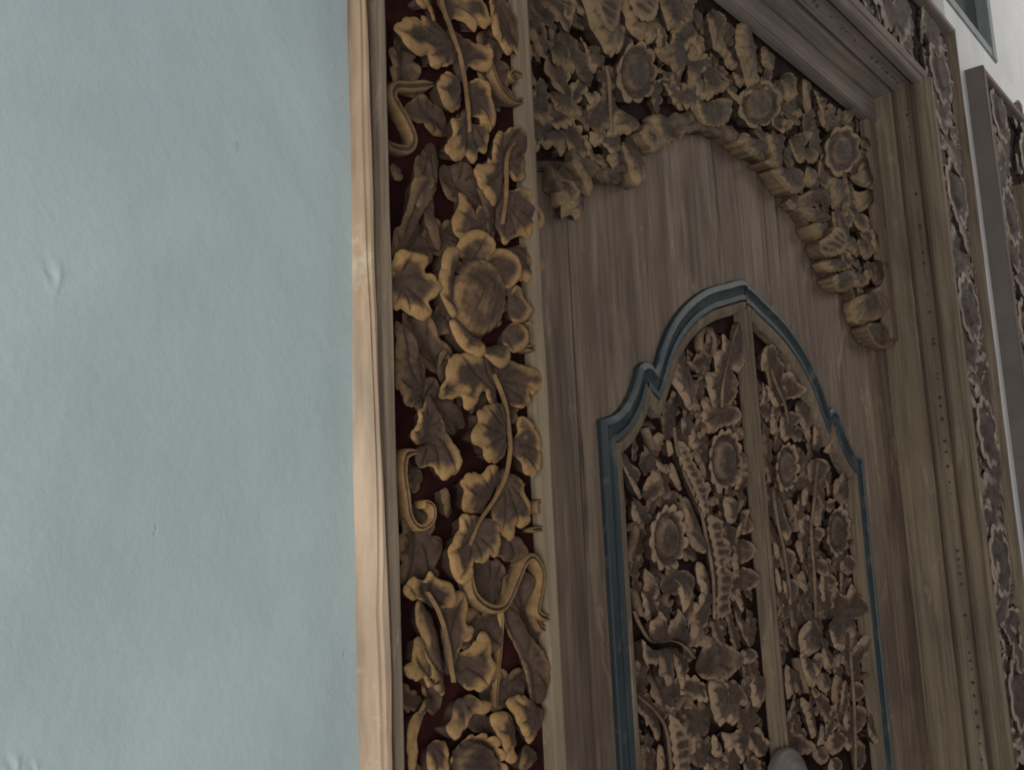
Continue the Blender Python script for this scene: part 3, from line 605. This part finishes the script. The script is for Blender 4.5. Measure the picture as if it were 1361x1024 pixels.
for cf, lev, dp, s_ in (
 (Z1, .95, 0, '230,-60 260,110 290,230 340,310 400,390 440,470 480,500 510,522 550,490 600,470 632,400 642,330 612,250 628,150 592,100 592,-60'),
 (Z1, .92, 0, '606,-60 622,130 650,270 700,330 750,370 780,392 800,360 830,412 880,390 912,340 900,270 915,180 918,-60'),
 (Z1, .80, 0, '10,-40 180,-40 202,100 182,190 155,247 110,190 60,110'),
 (Z1, .80, 0, '20,340 70,318 122,370 162,440 160,510 192,550 212,610 190,667 140,650 90,600 30,592 -10,560 -10,400'),
 (Z1, .85, 0, '236,318 272,380 292,440 268,500 280,590 330,657 380,652 402,600 362,500 302,380'),
 (Z1, .78, 0, '900,108 950,98 972,150 1002,230 1032,290 1000,352 950,402 918,402 908,300 918,200'),
 (Z1, .90, 0, '878,430 930,520 1010,570 1080,600 1150,692 1202,640 1222,560 1222,470 1180,380 1160,308 1130,330 1100,268 1058,280 1040,380 980,402'),
 (Z1, .80, 0, '955,-60 1260,-60 1272,80 1272,200 1222,322 1170,290 1090,258 1030,272 1000,180 968,100'),
 (Z1, .86, 0, '1228,250 1300,268 1363,330 1363,450 1290,512 1250,452 1238,350'),
 (Z1, .84, 0, '-10,790 140,808 172,850 232,930 276,1021 262,1070 190,1080 140,1080 70,1030 -10,960'),
 (Z1, .80, 0, '268,778 290,870 342,962 402,900 412,830 362,808 320,788'),
 (Z1, .72, 0, '870,560 960,588 1062,638 1062,692 935,752 915,700 1010,668 870,630'),
 (Z2, .92, 0, '488,28 560,13 622,60 672,140 672,212 610,257 550,242 488,192'),
 (Z2, .92, EDG2, '818,78 920,58 982,130 1022,200 1092,188 1107,240 1062,292 1000,312 930,372 868,382 838,300 850,200'),
 (Z2, .80, 0, '222,218 282,260 322,320 382,400 422,460 432,522 390,482 310,432 258,360 228,280'),
 (Z2, .86, 0, '306,208 350,188 442,198 442,300 380,352 328,322'),
 (Z2, .92, EDG2, '178,328 222,370 282,440 302,560 332,640 312,762 280,772 258,700 238,630 178,560 148,480 153,420'),
 (Z2, .90, 0, '498,308 542,330 572,420 562,500 520,552 488,500 448,460 448,410 488,370'),
 (Z2, .96, EDG2, '598,298 650,288 722,350 762,430 782,540 752,640 700,697 648,650 628,560 608,420'),
 (Z2, .90, 0, '60,850 100,758 200,718 262,740 277,820 262,920 220,987 150,930 90,960'),
 (Z2, .80, EDG2, '55,640 130,590 200,690 215,790 130,880 60,820'),
 (Z2, .70, 0, '48,178 110,168 152,250 132,350 90,422 38,402'),
 (Z2, .66, EDG2, '350,560 470,520 620,560 640,650 500,650 380,640'),
 (Z3, .90, 0, '148,130 200,80 230,48 290,68 352,110 372,190 352,270 288,330 312,420 322,490 280,532 230,500 150,460 138,300'),
 (Z3, .84, 0, '-5,258 60,268 112,340 137,420 110,502 50,562 -5,500'),
 (Z3, .92, 0, '8,608 80,618 112,680 135,765 150,720 133,600 160,548 200,568 242,620 262,705 322,720 312,820 220,862 160,912 58,882 18,780'),
 (Z3, .88, EDGE, '38,888 120,898 200,888 300,858 382,878 392,960 380,1060 330,1130 240,1150 180,1140 120,1120 60,1010'),
 (Z3, .96, 0, '398,230 450,188 520,188 572,260 582,340 622,378 642,430 612,480 622,560 602,640 642,740 580,782 500,792 458,660 430,560 388,470 383,340'),
 (Z3, .80, 0, '328,450 370,418 392,480 442,560 432,622 380,622 328,560'),
 (Z3, .86, 0, '328,638 372,760 412,850 442,930 420,952 368,870 338,760'),
 (Z3, .92, 0, '368,650 410,628 472,680 492,740 460,802 400,742'),
 (Z3, 1.0, 0, '478,830 510,778 550,768 585,835 620,768 652,778 662,850 632,920 600,982 558,902 500,882'),
 (Z3, .78, 0, '638,440 690,388 732,420 792,480 792,560 760,642 700,622 638,582'),
 (Z3, .80, 0, '658,690 700,668 727,740 702,822 663,802'),
 (Z3, .86, 0, '678,860 740,778 790,698 832,800 832,900 800,952 760,872'),
 (Z3, .84, 0, '848,660 900,638 932,700 952,850 920,922 858,882 838,780'),
 (Z3, .90, 0, '968,760 1000,708 1060,688 1112,720 1132,780 1112,850 1122,1002 1020,1002 968,880'),
 (Z4, .85, 0, '228,240 290,218 332,260 322,332 270,312 228,290'),
 (Z4, .94, EDGE, '-60,330 0,368 100,378 172,450 152,492 80,532 0,542 -80,480 -140,420'),
 (Z4, .90, EDGE, '138,328 222,400 292,480 322,540 292,602 250,642 130,642 58,590 160,522'),
 (Z4, .84, 0, '348,370 440,328 500,308 542,350 490,422 452,480 440,592 390,592 348,470'),
 (Z4, .76, 0, '450,470 520,460 555,520 530,600 480,590'),
 (Z4, .84, 0, '888,208 922,290 898,380 960,358 1042,380 1062,460 1000,512 950,482 908,442'),
 (Z4, .80, 0, '568,138 602,170 642,230 622,282 568,292'), (Z4, .78, 0, '638,98 690,108 712,180 680,202 648,160'), (Z4, .8, 0, '758,220 790,138 832,150 832,250 800,282'),
 (Z4, .86, 0, '898,580 1000,508 1052,530 1042,700 990,792 900,802 818,760 798,700 880,660'),
 (Z4, .84, 0, '828,818 900,822 1052,788 1062,900 980,972 900,1002 848,920'),
 (Z4, .96, EDGE, '148,650 260,608 350,598 432,640 442,760 400,842 300,852 208,760'),
 (Z4, .92, 0, '448,640 490,608 552,690 542,760 500,802 438,760'),
 (Z4, .94, EDGE, '330,890 440,838 520,798 582,798 592,900 520,962 420,990 350,960'),
 (Z4, .78, 0, '660,710 740,700 800,760 780,880 720,980 670,900'),
 (Z5, .94, EDGE, '70,20 150,10 260,60 275,110 200,125 120,110'),
 (Z5, .94, EDGE, '120,140 200,115 272,108 282,150 250,212 165,232'),
 (Z5, .92, EDGE, '225,370 340,343 392,420 340,442 262,450'),
 (Z5, .95, EDGE, '262,480 400,428 432,500 422,552 382,577 310,562'),
 (Z5, .97, EDGE, '422,620 500,578 572,538 602,620 617,700 582,762 468,782 428,700'),
 (Z5, .97, EDGE, '474,790 585,768 650,800 712,850 730,905 700,938 600,942 508,884'),
 (Z5, .82, 0, '438,68 500,58 522,130 500,202 438,150'), (Z5, .8, 0, '383,230 420,208 432,290 452,352 398,302'), (Z5, .8, 0, '458,240 500,218 542,330 520,372 480,320'),
 (Z5, .8, 0, '538,148 602,210 602,290 560,332 528,250'), (Z5, .84, 0, '430,450 470,440 500,520 470,550 430,530'), (Z5, .86, 0, '488,430 530,422 545,480 520,520 490,480'),
 (Z5, .7, 0, '560,380 620,360 640,470 600,540 560,480'), (Z5, .7, 0, '610,520 650,540 670,660 630,700 600,600'),
): LP.relief(cf(s_), lev, 'leaf', cup=.4, deep=dp)
LP.flower(740+730/6.805, 650/6.805, 27, 45, 9, .95, .62, .3); LP.flower(1010, 138, 29, 36, 8, .9, .6, .8); LP.flower(1000+735/6.186, 120+495/6.186, 24, 36, 8, .92, .55, .1, ribbed=True)
for s_, cf in (('330,-40 330,120 370,200 420,290 480,310 520,250 540,150 560,-40', Z1), ('640,-40 650,100 700,180 770,220 840,200 880,120 890,-40', Z1)): LP.bud(cf(s_), 1.15, 7, 'seed_head')
LP.bud(Z2('700,200 740,160 800,190 850,280 860,370 800,410 740,340 692,250'), 1.0, 8, 'bud', deep=EDG2); LP.bud(Z5('180,255 240,198 282,148 322,158 357,220 352,300 310,342 215,352'), .98, 8, 'bud', deep=EDGE)
LP.ribbon(Z1('455,590 485,720 490,850 500,1021') + Z2('470,100 470,220'), 5, .9, 'stem', (1, 1), False)
LP.ribbon(Z1('575,560 572,650 600,780 660,890'), 5, .85, 'stem', (1, 1), False)
lreg = [(x, z+.016) for x, z in lowm[:-1]] + [(W(XD1-.095, DLG, 0).x, lowm[-1][1]+.02), (W(XD1-.095, DLG, 0).x, W(0, 0, ZD-.12).z), (lx0+.05, W(0, 0, ZD-.12).z)]
LP.fill(lreg, .070, .74, 80, .04, None, 1, (3, 4)); LP.fill(lreg, .042, .6, 60, .05, None, 1, (2, 3))

# ------------------------------------------------------------------ the two door leaves
DB = 1.243                    # face of the boards
def pm(px, py, D=DB): return at(px, py, D)
cxm = W(X0, DB, 0).x
C8 = lambda s: P_(s, 780, 370, 3.53)
half = [at(*q, DB) for q in C8('45,664 108,644 150,604 190,530 214,452 224,414 251,395 283,402 303,428 332,320 380,212 450,120 540,54 640,24 745,20')]
hx = [(cxm - x, z) for x, z in half]           # distance from the seam, height
hx[-1] = (0, hx[-1][1]); zbot = W(0, 0, ZB).z
hx = [(hx[0][0], zbot)] + hx
def smooth_half(h):
    a = np.array(h); out = [a[0], a[1]]
    sm = cr_open(a[2:10], .006); out += list(sm); s2 = cr_open(np.vstack([a[9:], [-a[-2][0], a[-2][1]]]), .010); s2 = s2[1:]; k = int(np.argmin(np.abs(s2[:, 0]))); s2 = s2[:k+1]; s2[-1][0] = 0; out += list(s2)
    return np.array(out)
HO = smooth_half(hx)
def offs(L, d):
    """path moved by d towards the opening (to the right of travel), mitred"""
    T = np.diff(L, axis=0); T /= np.linalg.norm(T, axis=1)[:, None]; N = np.stack([-T[:, 1], T[:, 0]], 1)
    o = []
    for i in range(len(L)):
        if i == 0: n = N[0]
        elif i == len(L)-1: n = np.array([0, -1.0]) if True else N[-1]
        else:
            n = N[i-1]+N[i]; n /= max(np.linalg.norm(n), 1e-6); n = n/max(.78, n@N[i])
        o.append(L[i]+n*d)
    return np.array(o)
def sweep(name, prof, mat, parent, sg):
    # HO runs in (distance from seam, z): travel up with the seam distance shrinking; opening lies towards smaller distance / lower z
    vs = []; k = len(prof); n = len(HO)
    R = [offs(HO, w) - np.array([0, DROP[sg]]) for w, D in prof]
    for i in range(n):
        for j, (w, D) in enumerate(prof):
            q = R[j][i]; vs.append((cxm + sg*max(q[0], .0006), yD(D), q[1]))
    fs = [(i*k+j, i*k+j+1, (i+1)*k+j+1, (i+1)*k+j) for i in range(n-1) for j in range(k-1)]
    o = mesh(name, vs, fs, mat, parent, True); bm = bmesh.new(); bm.from_mesh(o.data); bmesh.ops.recalc_face_normals(bm, faces=bm.faces)
    if sum(f.normal.y*f.calc_area() for f in bm.faces) > 0: bmesh.ops.reverse_faces(bm, faces=bm.faces)
    for e in bm.edges:
        if len(e.link_faces) == 2 and e.calc_face_angle(0) > .7: e.smooth = False
    bm.to_mesh(o.data); bm.free(); return o
doors = []; DROP = {-1: 0.0, 1: .004}     # the right leaf has sagged a little
for sg, lab in ((-1, 'left leaf of the carved double door, nearer the gilded vine border'), (1, 'right leaf of the carved double door, carrying the round boss')):
    d = thing('door_leaf', lab, 'door', W(X0 + sg*1.1, DB, -1), 'pair of carved door leaves'); doors.append(d)
    xe = (W(XD1, DB, 0).x - cxm) - .004
    inner = offs(HO, .012) - np.array([0, DROP[sg]])
    poly = [(cxm+sg*max(q[0], .0008), q[1]) for q in inner] + [(cxm+sg*.0008, W(0, 0, ZD).z), (cxm+sg*xe, W(0, 0, ZD).z), (cxm+sg*xe, zbot)]
    prism('board', poly, yD(DB), yD(DB)+.03, M_board, d)
    Bw, Fw = .032, .049
    sweep('blue_moulding', [(0, DB+.004), (0, DB-.008), (.0012, DB-.012), (.007, DB-.016), (.0098, DB-.016), (.0105, DB-.012), (.0118, DB-.0095), (.0230, DB-.005), (.0237, DB-.010), (Bw-.001, DB-.010), (Bw, DB-.008), (Bw+.0005, DB+.004)], M_blue, d, sg)
    sweep('fillet', [(Bw+.0012, DB+.02), (Bw+.0012, DB-.006), (Bw+.003, DB-.010), (Fw-.004, DB-.006), (Fw, DB), (Fw, DB+.04)], M_fillet, d, sg)
    inn = offs(HO, Fw-.003) - np.array([0, DROP[sg]]); poly = [(cxm+sg*max(q[0], .0008), q[1]) for q in inn] + [(cxm+sg*.0008, zbot)]
    pan = prism('carved_panel', poly, yD(1.268), yD(1.29), M_gnd2, d); d['_']=0; del d['_']
    tz = offs(HO, Fw-.004)[-1][1] - DROP[sg]
    vs, fs = wob(*(sorted((cxm+sg*.0016, cxm+sg*.0122))), yD(DB-.012), yD(1.267), zbot, tz, 30, .0007, 40+sg); fix(mesh('meeting_stile', vs, fs, M_fillet, d), .0025)
    d_pan = (pan, inn); doors[-1] = (d, pan, inn)
Z6 = lambda s: P_(s, 820, 400, 7.06); Z7 = lambda s: P_(s, 820, 540, 6.4); Z8 = lambda s: P_(s, 990, 430, 6.02)
D1 = lambda s: P_(s, 780, 600, 4.654); D2 = lambda s: P_(s, 780, 800, 4.571); D3 = lambda s: P_(s, 980, 600, 4.654); D4 = lambda s: P_(s, 980, 800, 4.571)
A = Panel(doors[0][1], 1.268, 1.238, M_pan, .0033, .0145); A.scal = (.015, .0036); A.ew = .0044; A.g0, A.g1 = .10, .76; A.dome = .34; A.tilt = .09; A.flat = .30; A.rimw = .010; A.inset = .0016
v1 = Z7('490,180 505,300 530,420 590,600 660,750 720,900') + D1('735,500 765,650 785,780 790,900 792,1040'); v2 = D1('985,380 975,500 970,600 985,760 995,900 1000,1030')
v3 = D2('290,60 330,150 400,245 520,240 600,275 660,350'); v4 = D2('310,570 430,680 490,800 520,1060'); v5 = Z6('1140,220 1060,500 1000,800 990,1000'); v6 = Z7('270,180 330,380 420,470'); v7 = Z7('70,380 110,520 200,680 250,790')
A.ribs = [cr_open(A.path(r), .006) for r in (v1, v2, v3, v4, v5, v6, v7)]
for cf, lev, s_ in (
 (Z6, .95, '1005,288 1040,330 1090,342 1108,220 1160,188 1175,300 1180,500 1185,600 1140,682 1092,640 1132,760 1122,900 1050,1010 950,1010 898,880 858,720 880,658 952,640 928,480 980,450 1020,440'),
 (Z6, .85, '690,418 712,520 722,700 752,830 732,920 762,1030 650,1030 600,900 560,820 530,740 580,640 640,480'),
 (Z6, .90, '798,940 850,898 900,898 922,1030 830,1034'),
 (Z7, .92, '765,0 980,0 1022,100 990,160 900,192 840,242 790,202 758,100'),
 (Z7, .86, '680,163 717,220 737,320 700,382 638,342 638,240'),
 (Z7, .80, '1048,380 1110,388 1142,490 1132,542 1078,542'), (Z7, .8, '1058,560 1130,540 1140,650 1090,742 1038,700'),
 (Z7, .84, '618,390 660,368 682,420 662,480 692,560 640,602 608,500'),
 (Z7, .86, '428,300 460,268 492,300 492,422 450,422 438,350'), (Z7, .90, '488,468 532,540 602,700 560,727 518,680 468,600'), (Z7, .9, '568,800 620,758 662,830 722,1000 700,1030 588,1030 578,880'),
 (Z7, .84, '58,380 100,368 152,470 202,490 247,560 232,640 202,670 262,780 220,802 150,740 98,600 68,480'),
 (Z7, .94, '350,528 392,590 392,660 422,690 382,760 320,812 238,780 248,660 278,600'),
 (Z7, .80, '180,788 222,830 232,920 227,1012 168,980 148,900'), (Z7, .82, '348,418 430,480 472,540 440,582 378,540'), (Z7, .8, '345,230 400,225 415,330 390,420 350,330'),
 (D1, .90, '373,718 422,760 467,850 472,910 440,902 410,952 383,940 378,850'),
 (D1, .90, '608,288 640,268 692,380 752,600 740,642 648,600 618,450'), (D1, .88, '698,700 730,678 772,760 777,880 740,892 708,820'),
 (D1, .82, '578,760 640,728 692,770 682,860 640,960 600,1002 578,860'),
 (D1, .84, '938,490 970,428 982,520 960,582 928,530'), (D1, .84, '918,650 950,608 972,700 960,782 918,720'), (D1, .84, '928,900 960,828 987,930 960,1002'),
 (D1, .86, '988,378 1042,450 1042,502 985,512'), (D1, .86, '983,540 1052,590 1042,670 990,692'), (D1, .86, '998,718 1072,760 1062,840 1000,862'),
 (D1, .88, '848,288 940,288 972,380 930,452 868,432'), (D1, .8, '650,490 690,500 710,560 680,600 640,570'),
 (D2, .94, '368,180 380,108 410,98 430,58 460,78 482,140 492,192 510,120 550,88 570,38 602,90 622,140 640,202 670,108 720,108 737,190 800,202 780,270 640,282 560,242 480,262 400,242'),
 (D2, .92, '308,228 350,258 440,290 560,268 640,328 672,400 642,480 620,557 588,480 560,340 545,450 495,532 460,462 428,460 440,340 410,397 370,382 340,397 308,350'),
 (D2, .92, '698,340 740,248 820,238 870,258 940,288 982,330 960,402 900,462 830,502 740,482 688,430'),
 (D2, .97, '738,480 830,488 920,478 972,560 982,640 930,642 925,722 890,762 840,732 810,767 768,720 743,620'), (D2, .84, '688,470 732,520 742,620 698,590'),
 (D2, .84, '960,300 1020,280 1045,330 1010,385 960,380'),
 (D2, .90, '298,543 380,558 410,553 422,600 500,618 562,640 552,750 530,772 490,720 470,852 440,842 410,762 378,762 368,710 318,670'),
 (D2, .84, '608,740 680,688 692,780 672,860 672,932 640,932 638,860 608,820'),
 (D2, .84, '773,820 800,808 832,870 822,952 778,940'), (D2, .86, '828,790 900,798 960,768 1012,830 982,920 960,1002 920,900 880,922 848,860'),
 (D2, .86, '1008,460 1080,448 1092,530 1060,642 1018,630'), (D2, .8, '450,900 480,860 500,940 500,1060 440,1060'), (D2, .8, '740,950 780,960 800,1060 740,1070'), (D2, .8, '1000,960 1060,940 1075,1060 985,1070'),
): A.relief(cf(s_), lev, 'leaf', cup=.45)
for cf, s_, n in ((Z7, '508,298 600,328 622,440 692,560 732,640 792,658 792,740 762,770 782,840 782,900 740,962 700,880 620,680 540,500', 16), (D1, '745,400 830,428 832,530 882,570 872,700 842,710 882,760 907,820 882,870 872,930 892,1000 800,1034 792,800 765,600', 18),
   (D2, '498,700 582,760 622,850 612,1060 530,1060', 10)): A.bud(cf(s_), .86, n, 'ribbed_leaf')
A.flower(820+925/6.4, 540+460/6.4, 23, 44, 13, .98, .62, .2); A.flower(780+500/4.654, 600+540/4.654, 25, 48, 13, .98, .58, .1); A.flower(780+800/4.571, 800+555/4.571, 13, 19, 8, 1.05, .6, .2, 'flower_heart')
for cf, w, s_ in ((Z6, 6, '880,520 815,440 810,320 845,262 900,280 935,380 925,480 870,535'), (Z6, 5, '690,570 780,640 830,600 815,690 745,700'), (D1, 6, '258,495 298,452 322,490 310,560 280,620 282,680 320,682 336,640'),
   (Z7, 6, '228,150 285,150 330,195'), (Z7, 5, '270,180 295,260 330,380'), (Z7, 6, '445,790 470,740 515,735 525,780'), (Z7, 5, '1040,230 1060,190 1080,250 1050,290'), (D1, 5, '790,340 785,300 810,285 818,330'),
   (D1, 8, '350,1024 330,930 300,860 270,870'), (D2, 5, '560,660 610,582 645,612 635,655'), (D2, 6, '335,1030 340,900 370,885 385,920'), (D1, 5, '510,880 500,920 520,960 540,920'), (Z7, 5, '1090,790 1060,860 1020,920'), (Z7, 5, '1130,880 1110,960 1090,1030')): A.ribbon(cf(s_), w, .82, 'tendril')
for r in (v1, v3, v4, v5): A.ribbon(r, 2.6, .93, 'stem', (1, .6), False)
def preg(inn, sg, pad): return [(cxm+sg*max(q[0]-pad, .017), q[1]-pad) for q in inn] + [(cxm+sg*.017, zbot)]
def clipreg(reg, zmin): return [(x, max(z, zmin)) for x, z in reg]
zmin = at(1000, 1060, DB)[1]
rA = clipreg(preg(doors[0][2], -1, .006), zmin); A.fill(rA, .060, .66, 60, .10, math.pi/2, .9, (3, 4)); A.fill(rA, .036, .5, 25, .12, math.pi/2, 1.2, (2, 3))
B = Panel(doors[1][1], 1.268, 1.238, M_pan, .0036, .0145); B.scal = (.016, .0040); B.ew = .0048; B.g0, B.g1 = .10, .76; B.dome = .34; B.tilt = .09; B.flat = .30; B.rimw = .011; B.inset = .0016
w1 = Z8('170,250 240,450 320,640 350,800'); w2 = D3('500,60 480,300 460,500 478,750 490,1030'); w3 = D3('225,240 250,420 290,600 320,800 330,950'); w4 = D4('575,160 640,72 720,42'); w5 = D4('690,300 700,450 712,600 720,800 722,1040')
B.ribs = [cr_open(B.path(r), .006) for r in (w1, w2, w3, w4, w5)]
for cf, lev, s_ in (
 (Z8, .92, '148,190 210,168 227,240 302,330 312,450 362,520 372,640 310,662 250,560 190,402 130,380 118,260'), (Z8, .85, '195,480 230,500 280,640 275,682 240,660 200,570'),
 (Z8, .94, '328,400 380,378 402,450 472,520 442,592 370,602 318,520'), (Z8, .85, '408,390 450,398 462,450 420,452'),
 (Z8, .9, '318,730 370,698 432,720 432,800 390,852 402,900 350,952 308,880'), (Z8, .86, '428,680 470,608 542,640 552,750 532,870 520,962 478,860 448,760'), (Z8, .84, '248,698 290,718 282,830 240,902 218,850'),
 (Z8, .84, '698,900 760,848 792,900 762,960 740,1030 668,1030'), (Z8, .8, '570,820 620,810 640,930 620,1024 575,1000'),
 (D3, .86, '408,250 450,228 440,372 413,330'), (D3, .86, '388,430 430,398 440,522 398,500'), (D3, .86, '378,560 425,558 432,692 388,620'), (D3, .86, '383,780 430,738 440,882 388,830'),
 (D3, .84, '498,298 532,298 522,450 498,462'), (D3, .84, '508,470 542,480 532,562 503,540'), (D3, .84, '508,680 560,668 572,780 530,762'),
 (D3, .86, '208,248 270,278 312,440 332,470 310,562 268,480 248,420'), (D3, .84, '238,548 270,600 282,682 238,650'), (D3, .88, '288,620 340,598 362,660 340,742 298,742'), (D3, .88, '298,800 370,788 387,850 360,932 318,932'), (D3, .84, '248,718 280,760 292,882 253,860'),
 (D3, .84, '598,180 640,158 690,98 732,160 722,250 700,332 640,322 588,260'), (D3, .86, '458,80 520,38 562,80 540,172 478,212'), (D3, .84, '648,690 700,638 742,690 722,772 660,742'),
 (D3, .90, '518,1034 560,940 600,878 620,828 650,868 690,888 710,818 742,880 782,920 795,1034'), (D3, .8, '580,760 620,770 640,830 600,850 570,820'), (D3, .8, '640,20 690,10 700,80 650,110'),
 (D4, .92, '368,180 450,108 522,180 532,300 480,332 440,342 388,300'), (D4, 1.0, '468,430 490,328 520,308 527,360 490,462'), (D4, .92, '528,288 580,288 597,350 570,422 528,402'), (D4, .96, '498,470 560,418 582,480 550,562 508,532'), (D4, .94, '448,530 500,528 512,580 480,592'),
 (D4, .9, '390,320 450,340 480,440 470,530 420,480'), (D4, .94, '568,150 640,68 720,38 782,48 782,102 740,110 742,160 715,252 690,192 660,212 650,302 610,302 578,270'),
 (D4, .82, '718,300 760,218 800,178 812,230 802,330 770,362 740,442 698,422'), (D4, .86, '283,400 340,388 382,420 372,510 320,602 288,540'), (D4, .86, '588,450 640,458 667,480 650,562 610,622 583,560'),
 (D4, .86, '388,580 500,638 532,598 522,702 490,682 492,800 470,842 438,760 418,700 378,630'), (D4, .86, '718,500 760,490 782,560 760,612 718,602'), (D4, .86, '718,650 780,638 792,730 760,812 723,780'), (D4, .84, '658,740 690,648 702,740 690,802'),
 (D4, .88, '488,862 540,738 562,780 540,862 510,882'), (D4, .88, '558,900 590,798 640,798 662,860 620,942 590,932'), (D4, .82, '818,700 840,558 858,600 866,800 850,882 808,832 780,820'),
 (D4, .86, '480,900 540,880 560,960 520,1000 480,960'), (D4, .84, '718,880 780,850 800,980 740,1040'), (D4, .84, '318,830 400,798 430,830 482,860 470,932 318,932'), (D4, .8, '570,970 640,950 640,1060 560,1060'),
): B.relief(cf(s_), lev, 'leaf', cup=.45)
B.flower(980+310/4.654, 600+100/4.654, 16, 35, 12, .98, .62, .2); B.flower(980+620/4.654, 600+500/4.654, 15.5, 35, 12, .98, .62, .1)
for cf, w, s_ in ((Z8, 6, '232,310 260,232 310,215 350,270 372,380'), (Z8, 4, '380,460 430,510 500,560'), (D3, 6, '695,450 738,440 748,520 718,592'), (D4, 6, '375,345 400,440 440,560'), (D4, 6, '775,470 805,445 835,480 820,530'), (D4, 5, '370,800 340,790 345,740 378,745'), (D4, 5, '620,400 625,330 650,330 645,380'), (D3, 5, '330,300 370,420 380,500')): B.ribbon(cf(s_), w, .82, 'tendril')
for r in (w1, w2, w3, w5): B.ribbon(r, 2.6, .93, 'stem', (1, .6), False)
rB = clipreg(preg(doors[1][2], 1, .006), zmin); B.fill(rB, .060, .66, 65, .09, math.pi/2, .9, (3, 4)); B.fill(rB, .036, .5, 28, .12, math.pi/2, 1.2, (2, 3))
# round turned boss over the seam at the foot of the picture
def boss():
    c = at(1057, 1056, DB-.04); vs = []; prof = [(0.060, 0.0), (.060, .008), (.055, .013), (.048, .013), (.045, .018), (.036, .026), (.02, .031), (.0, .032)]
    n = 40; k = len(prof)
    for i in range(n):
        for r, h in prof: vs.append((c[0]+r*1.05*math.cos(6.2832*i/n), yD(DB-.012)-h, c[1]+r*math.sin(6.2832*i/n)))
    fs = [(i*k+j, i*k+j+1, ((i+1) % n)*k+j+1, ((i+1) % n)*k+j) for i in range(n) for j in range(k-1)]
    o = mesh('boss', vs, fs, M_boss, doors[1][0], True); fix(o)
boss()
box('gap_shade_sheet', W(XD0-.02, 1, 0).x, W(XD1+.02, 1, 0).x, yD(1.32), yD(1.33), zbot, W(0, 0, ZD+.03).z, M_dark, frame, 0)  # near-black sheet behind the leaves, standing in for shade in their gaps

# ------------------------------------------------------------------ second carved frame on the right
p2 = thing('door_frame', 'second carved wooden frame with plain dark grey side, right edge of picture', 'door frame', W(5, WALL, -2))
PX, PZ = 4.490, 1.985
D2F = .955
p, q = W(PX, D2F, ZB), W(PX+.02, 1.04, PZ); vs, fs = wob(p.x, q.x, p.y, yD(WALL+.02), p.z, q.z, 24, .0012, 71); fix(mesh('side_board', vs, fs, M_side, p2, label='plain dark grey side of the frame'), .002)
p, q = W(PX+.021, D2F+.002, ZB), W(PX+.05, 1.04, PZ-.002); vs, fs = wob(p.x, q.x, p.y, yD(WALL+.02), p.z, q.z, 24, .001, 72); fix(mesh('rim', vs, fs, M_rim, p2), .002)
p, q = W(PX+.051, D2F+.002, PZ-.032), W(6.6, 1.04, PZ-.002); box('top_rail', p.x, q.x, p.y, yD(WALL+.02), p.z, q.z, M_lintel, p2, .003)
p, q = W(PX+.045, D2F+.045, ZB), W(6.6, D2F+.07, PZ-.03); s2 = box('carved_strip', p.x, q.x, p.y, q.y, p.z, q.z, M_gnd2, p2, 0)
p, q = W(PX+.46, D2F-.002, ZB), W(PX+.50, 1.0, PZ-.4); box('rim', p.x, q.x, p.y, yD(D2F+.05), p.z, q.z, M_rim, p2, .003)
P2 = Panel(s2, D2F+.045, D2F+.015, M_far, .0060, .012); P2.ew = .005; P2.inset = .0015; vine(P2, PX+.06, PX+.45, -.3, PZ-.10, .16)
P2.fill(rect(PX+.055, PX+.45, -.3, PZ-.04), .06, .65, 80, .05)
vine(P2, PX+.52, PX+.90, .5, PZ-.10, .17); P2.fill(rect(PX+.5, PX+1.5, .5, PZ-.04), .08, .65, 50, .08)

# ------------------------------------------------------------------ window in the white wall
win = thing('window', 'dark glazed window with grey frame high in the white wall', 'window', W(WX1-.5, WALL, WZ0))
p, q = W(WX1-.075, WALL, WZ0), W(WX1, WALL, WZ1); box('frame_bar', p.x, q.x, -.006, .05, p.z, q.z, M_wframe, win, .003)
p, q = W(WX0, WALL, WZ0), W(WX1-.0752, WALL, WZ0+.05); box('frame_bar', p.x, q.x, -.004, .05, p.z, q.z, M_wframe, win, .003)
p, q = W(WX0, WALL, WZ0+.048), W(WX1-.074, WALL, WZ1); box('pane', p.x, q.x, .022, .03, p.z, q.z, M_glass, win, 0)
print('pieces', PL.count, PR.count, PT.count, LP.count, A.count, B.count, P2.count)
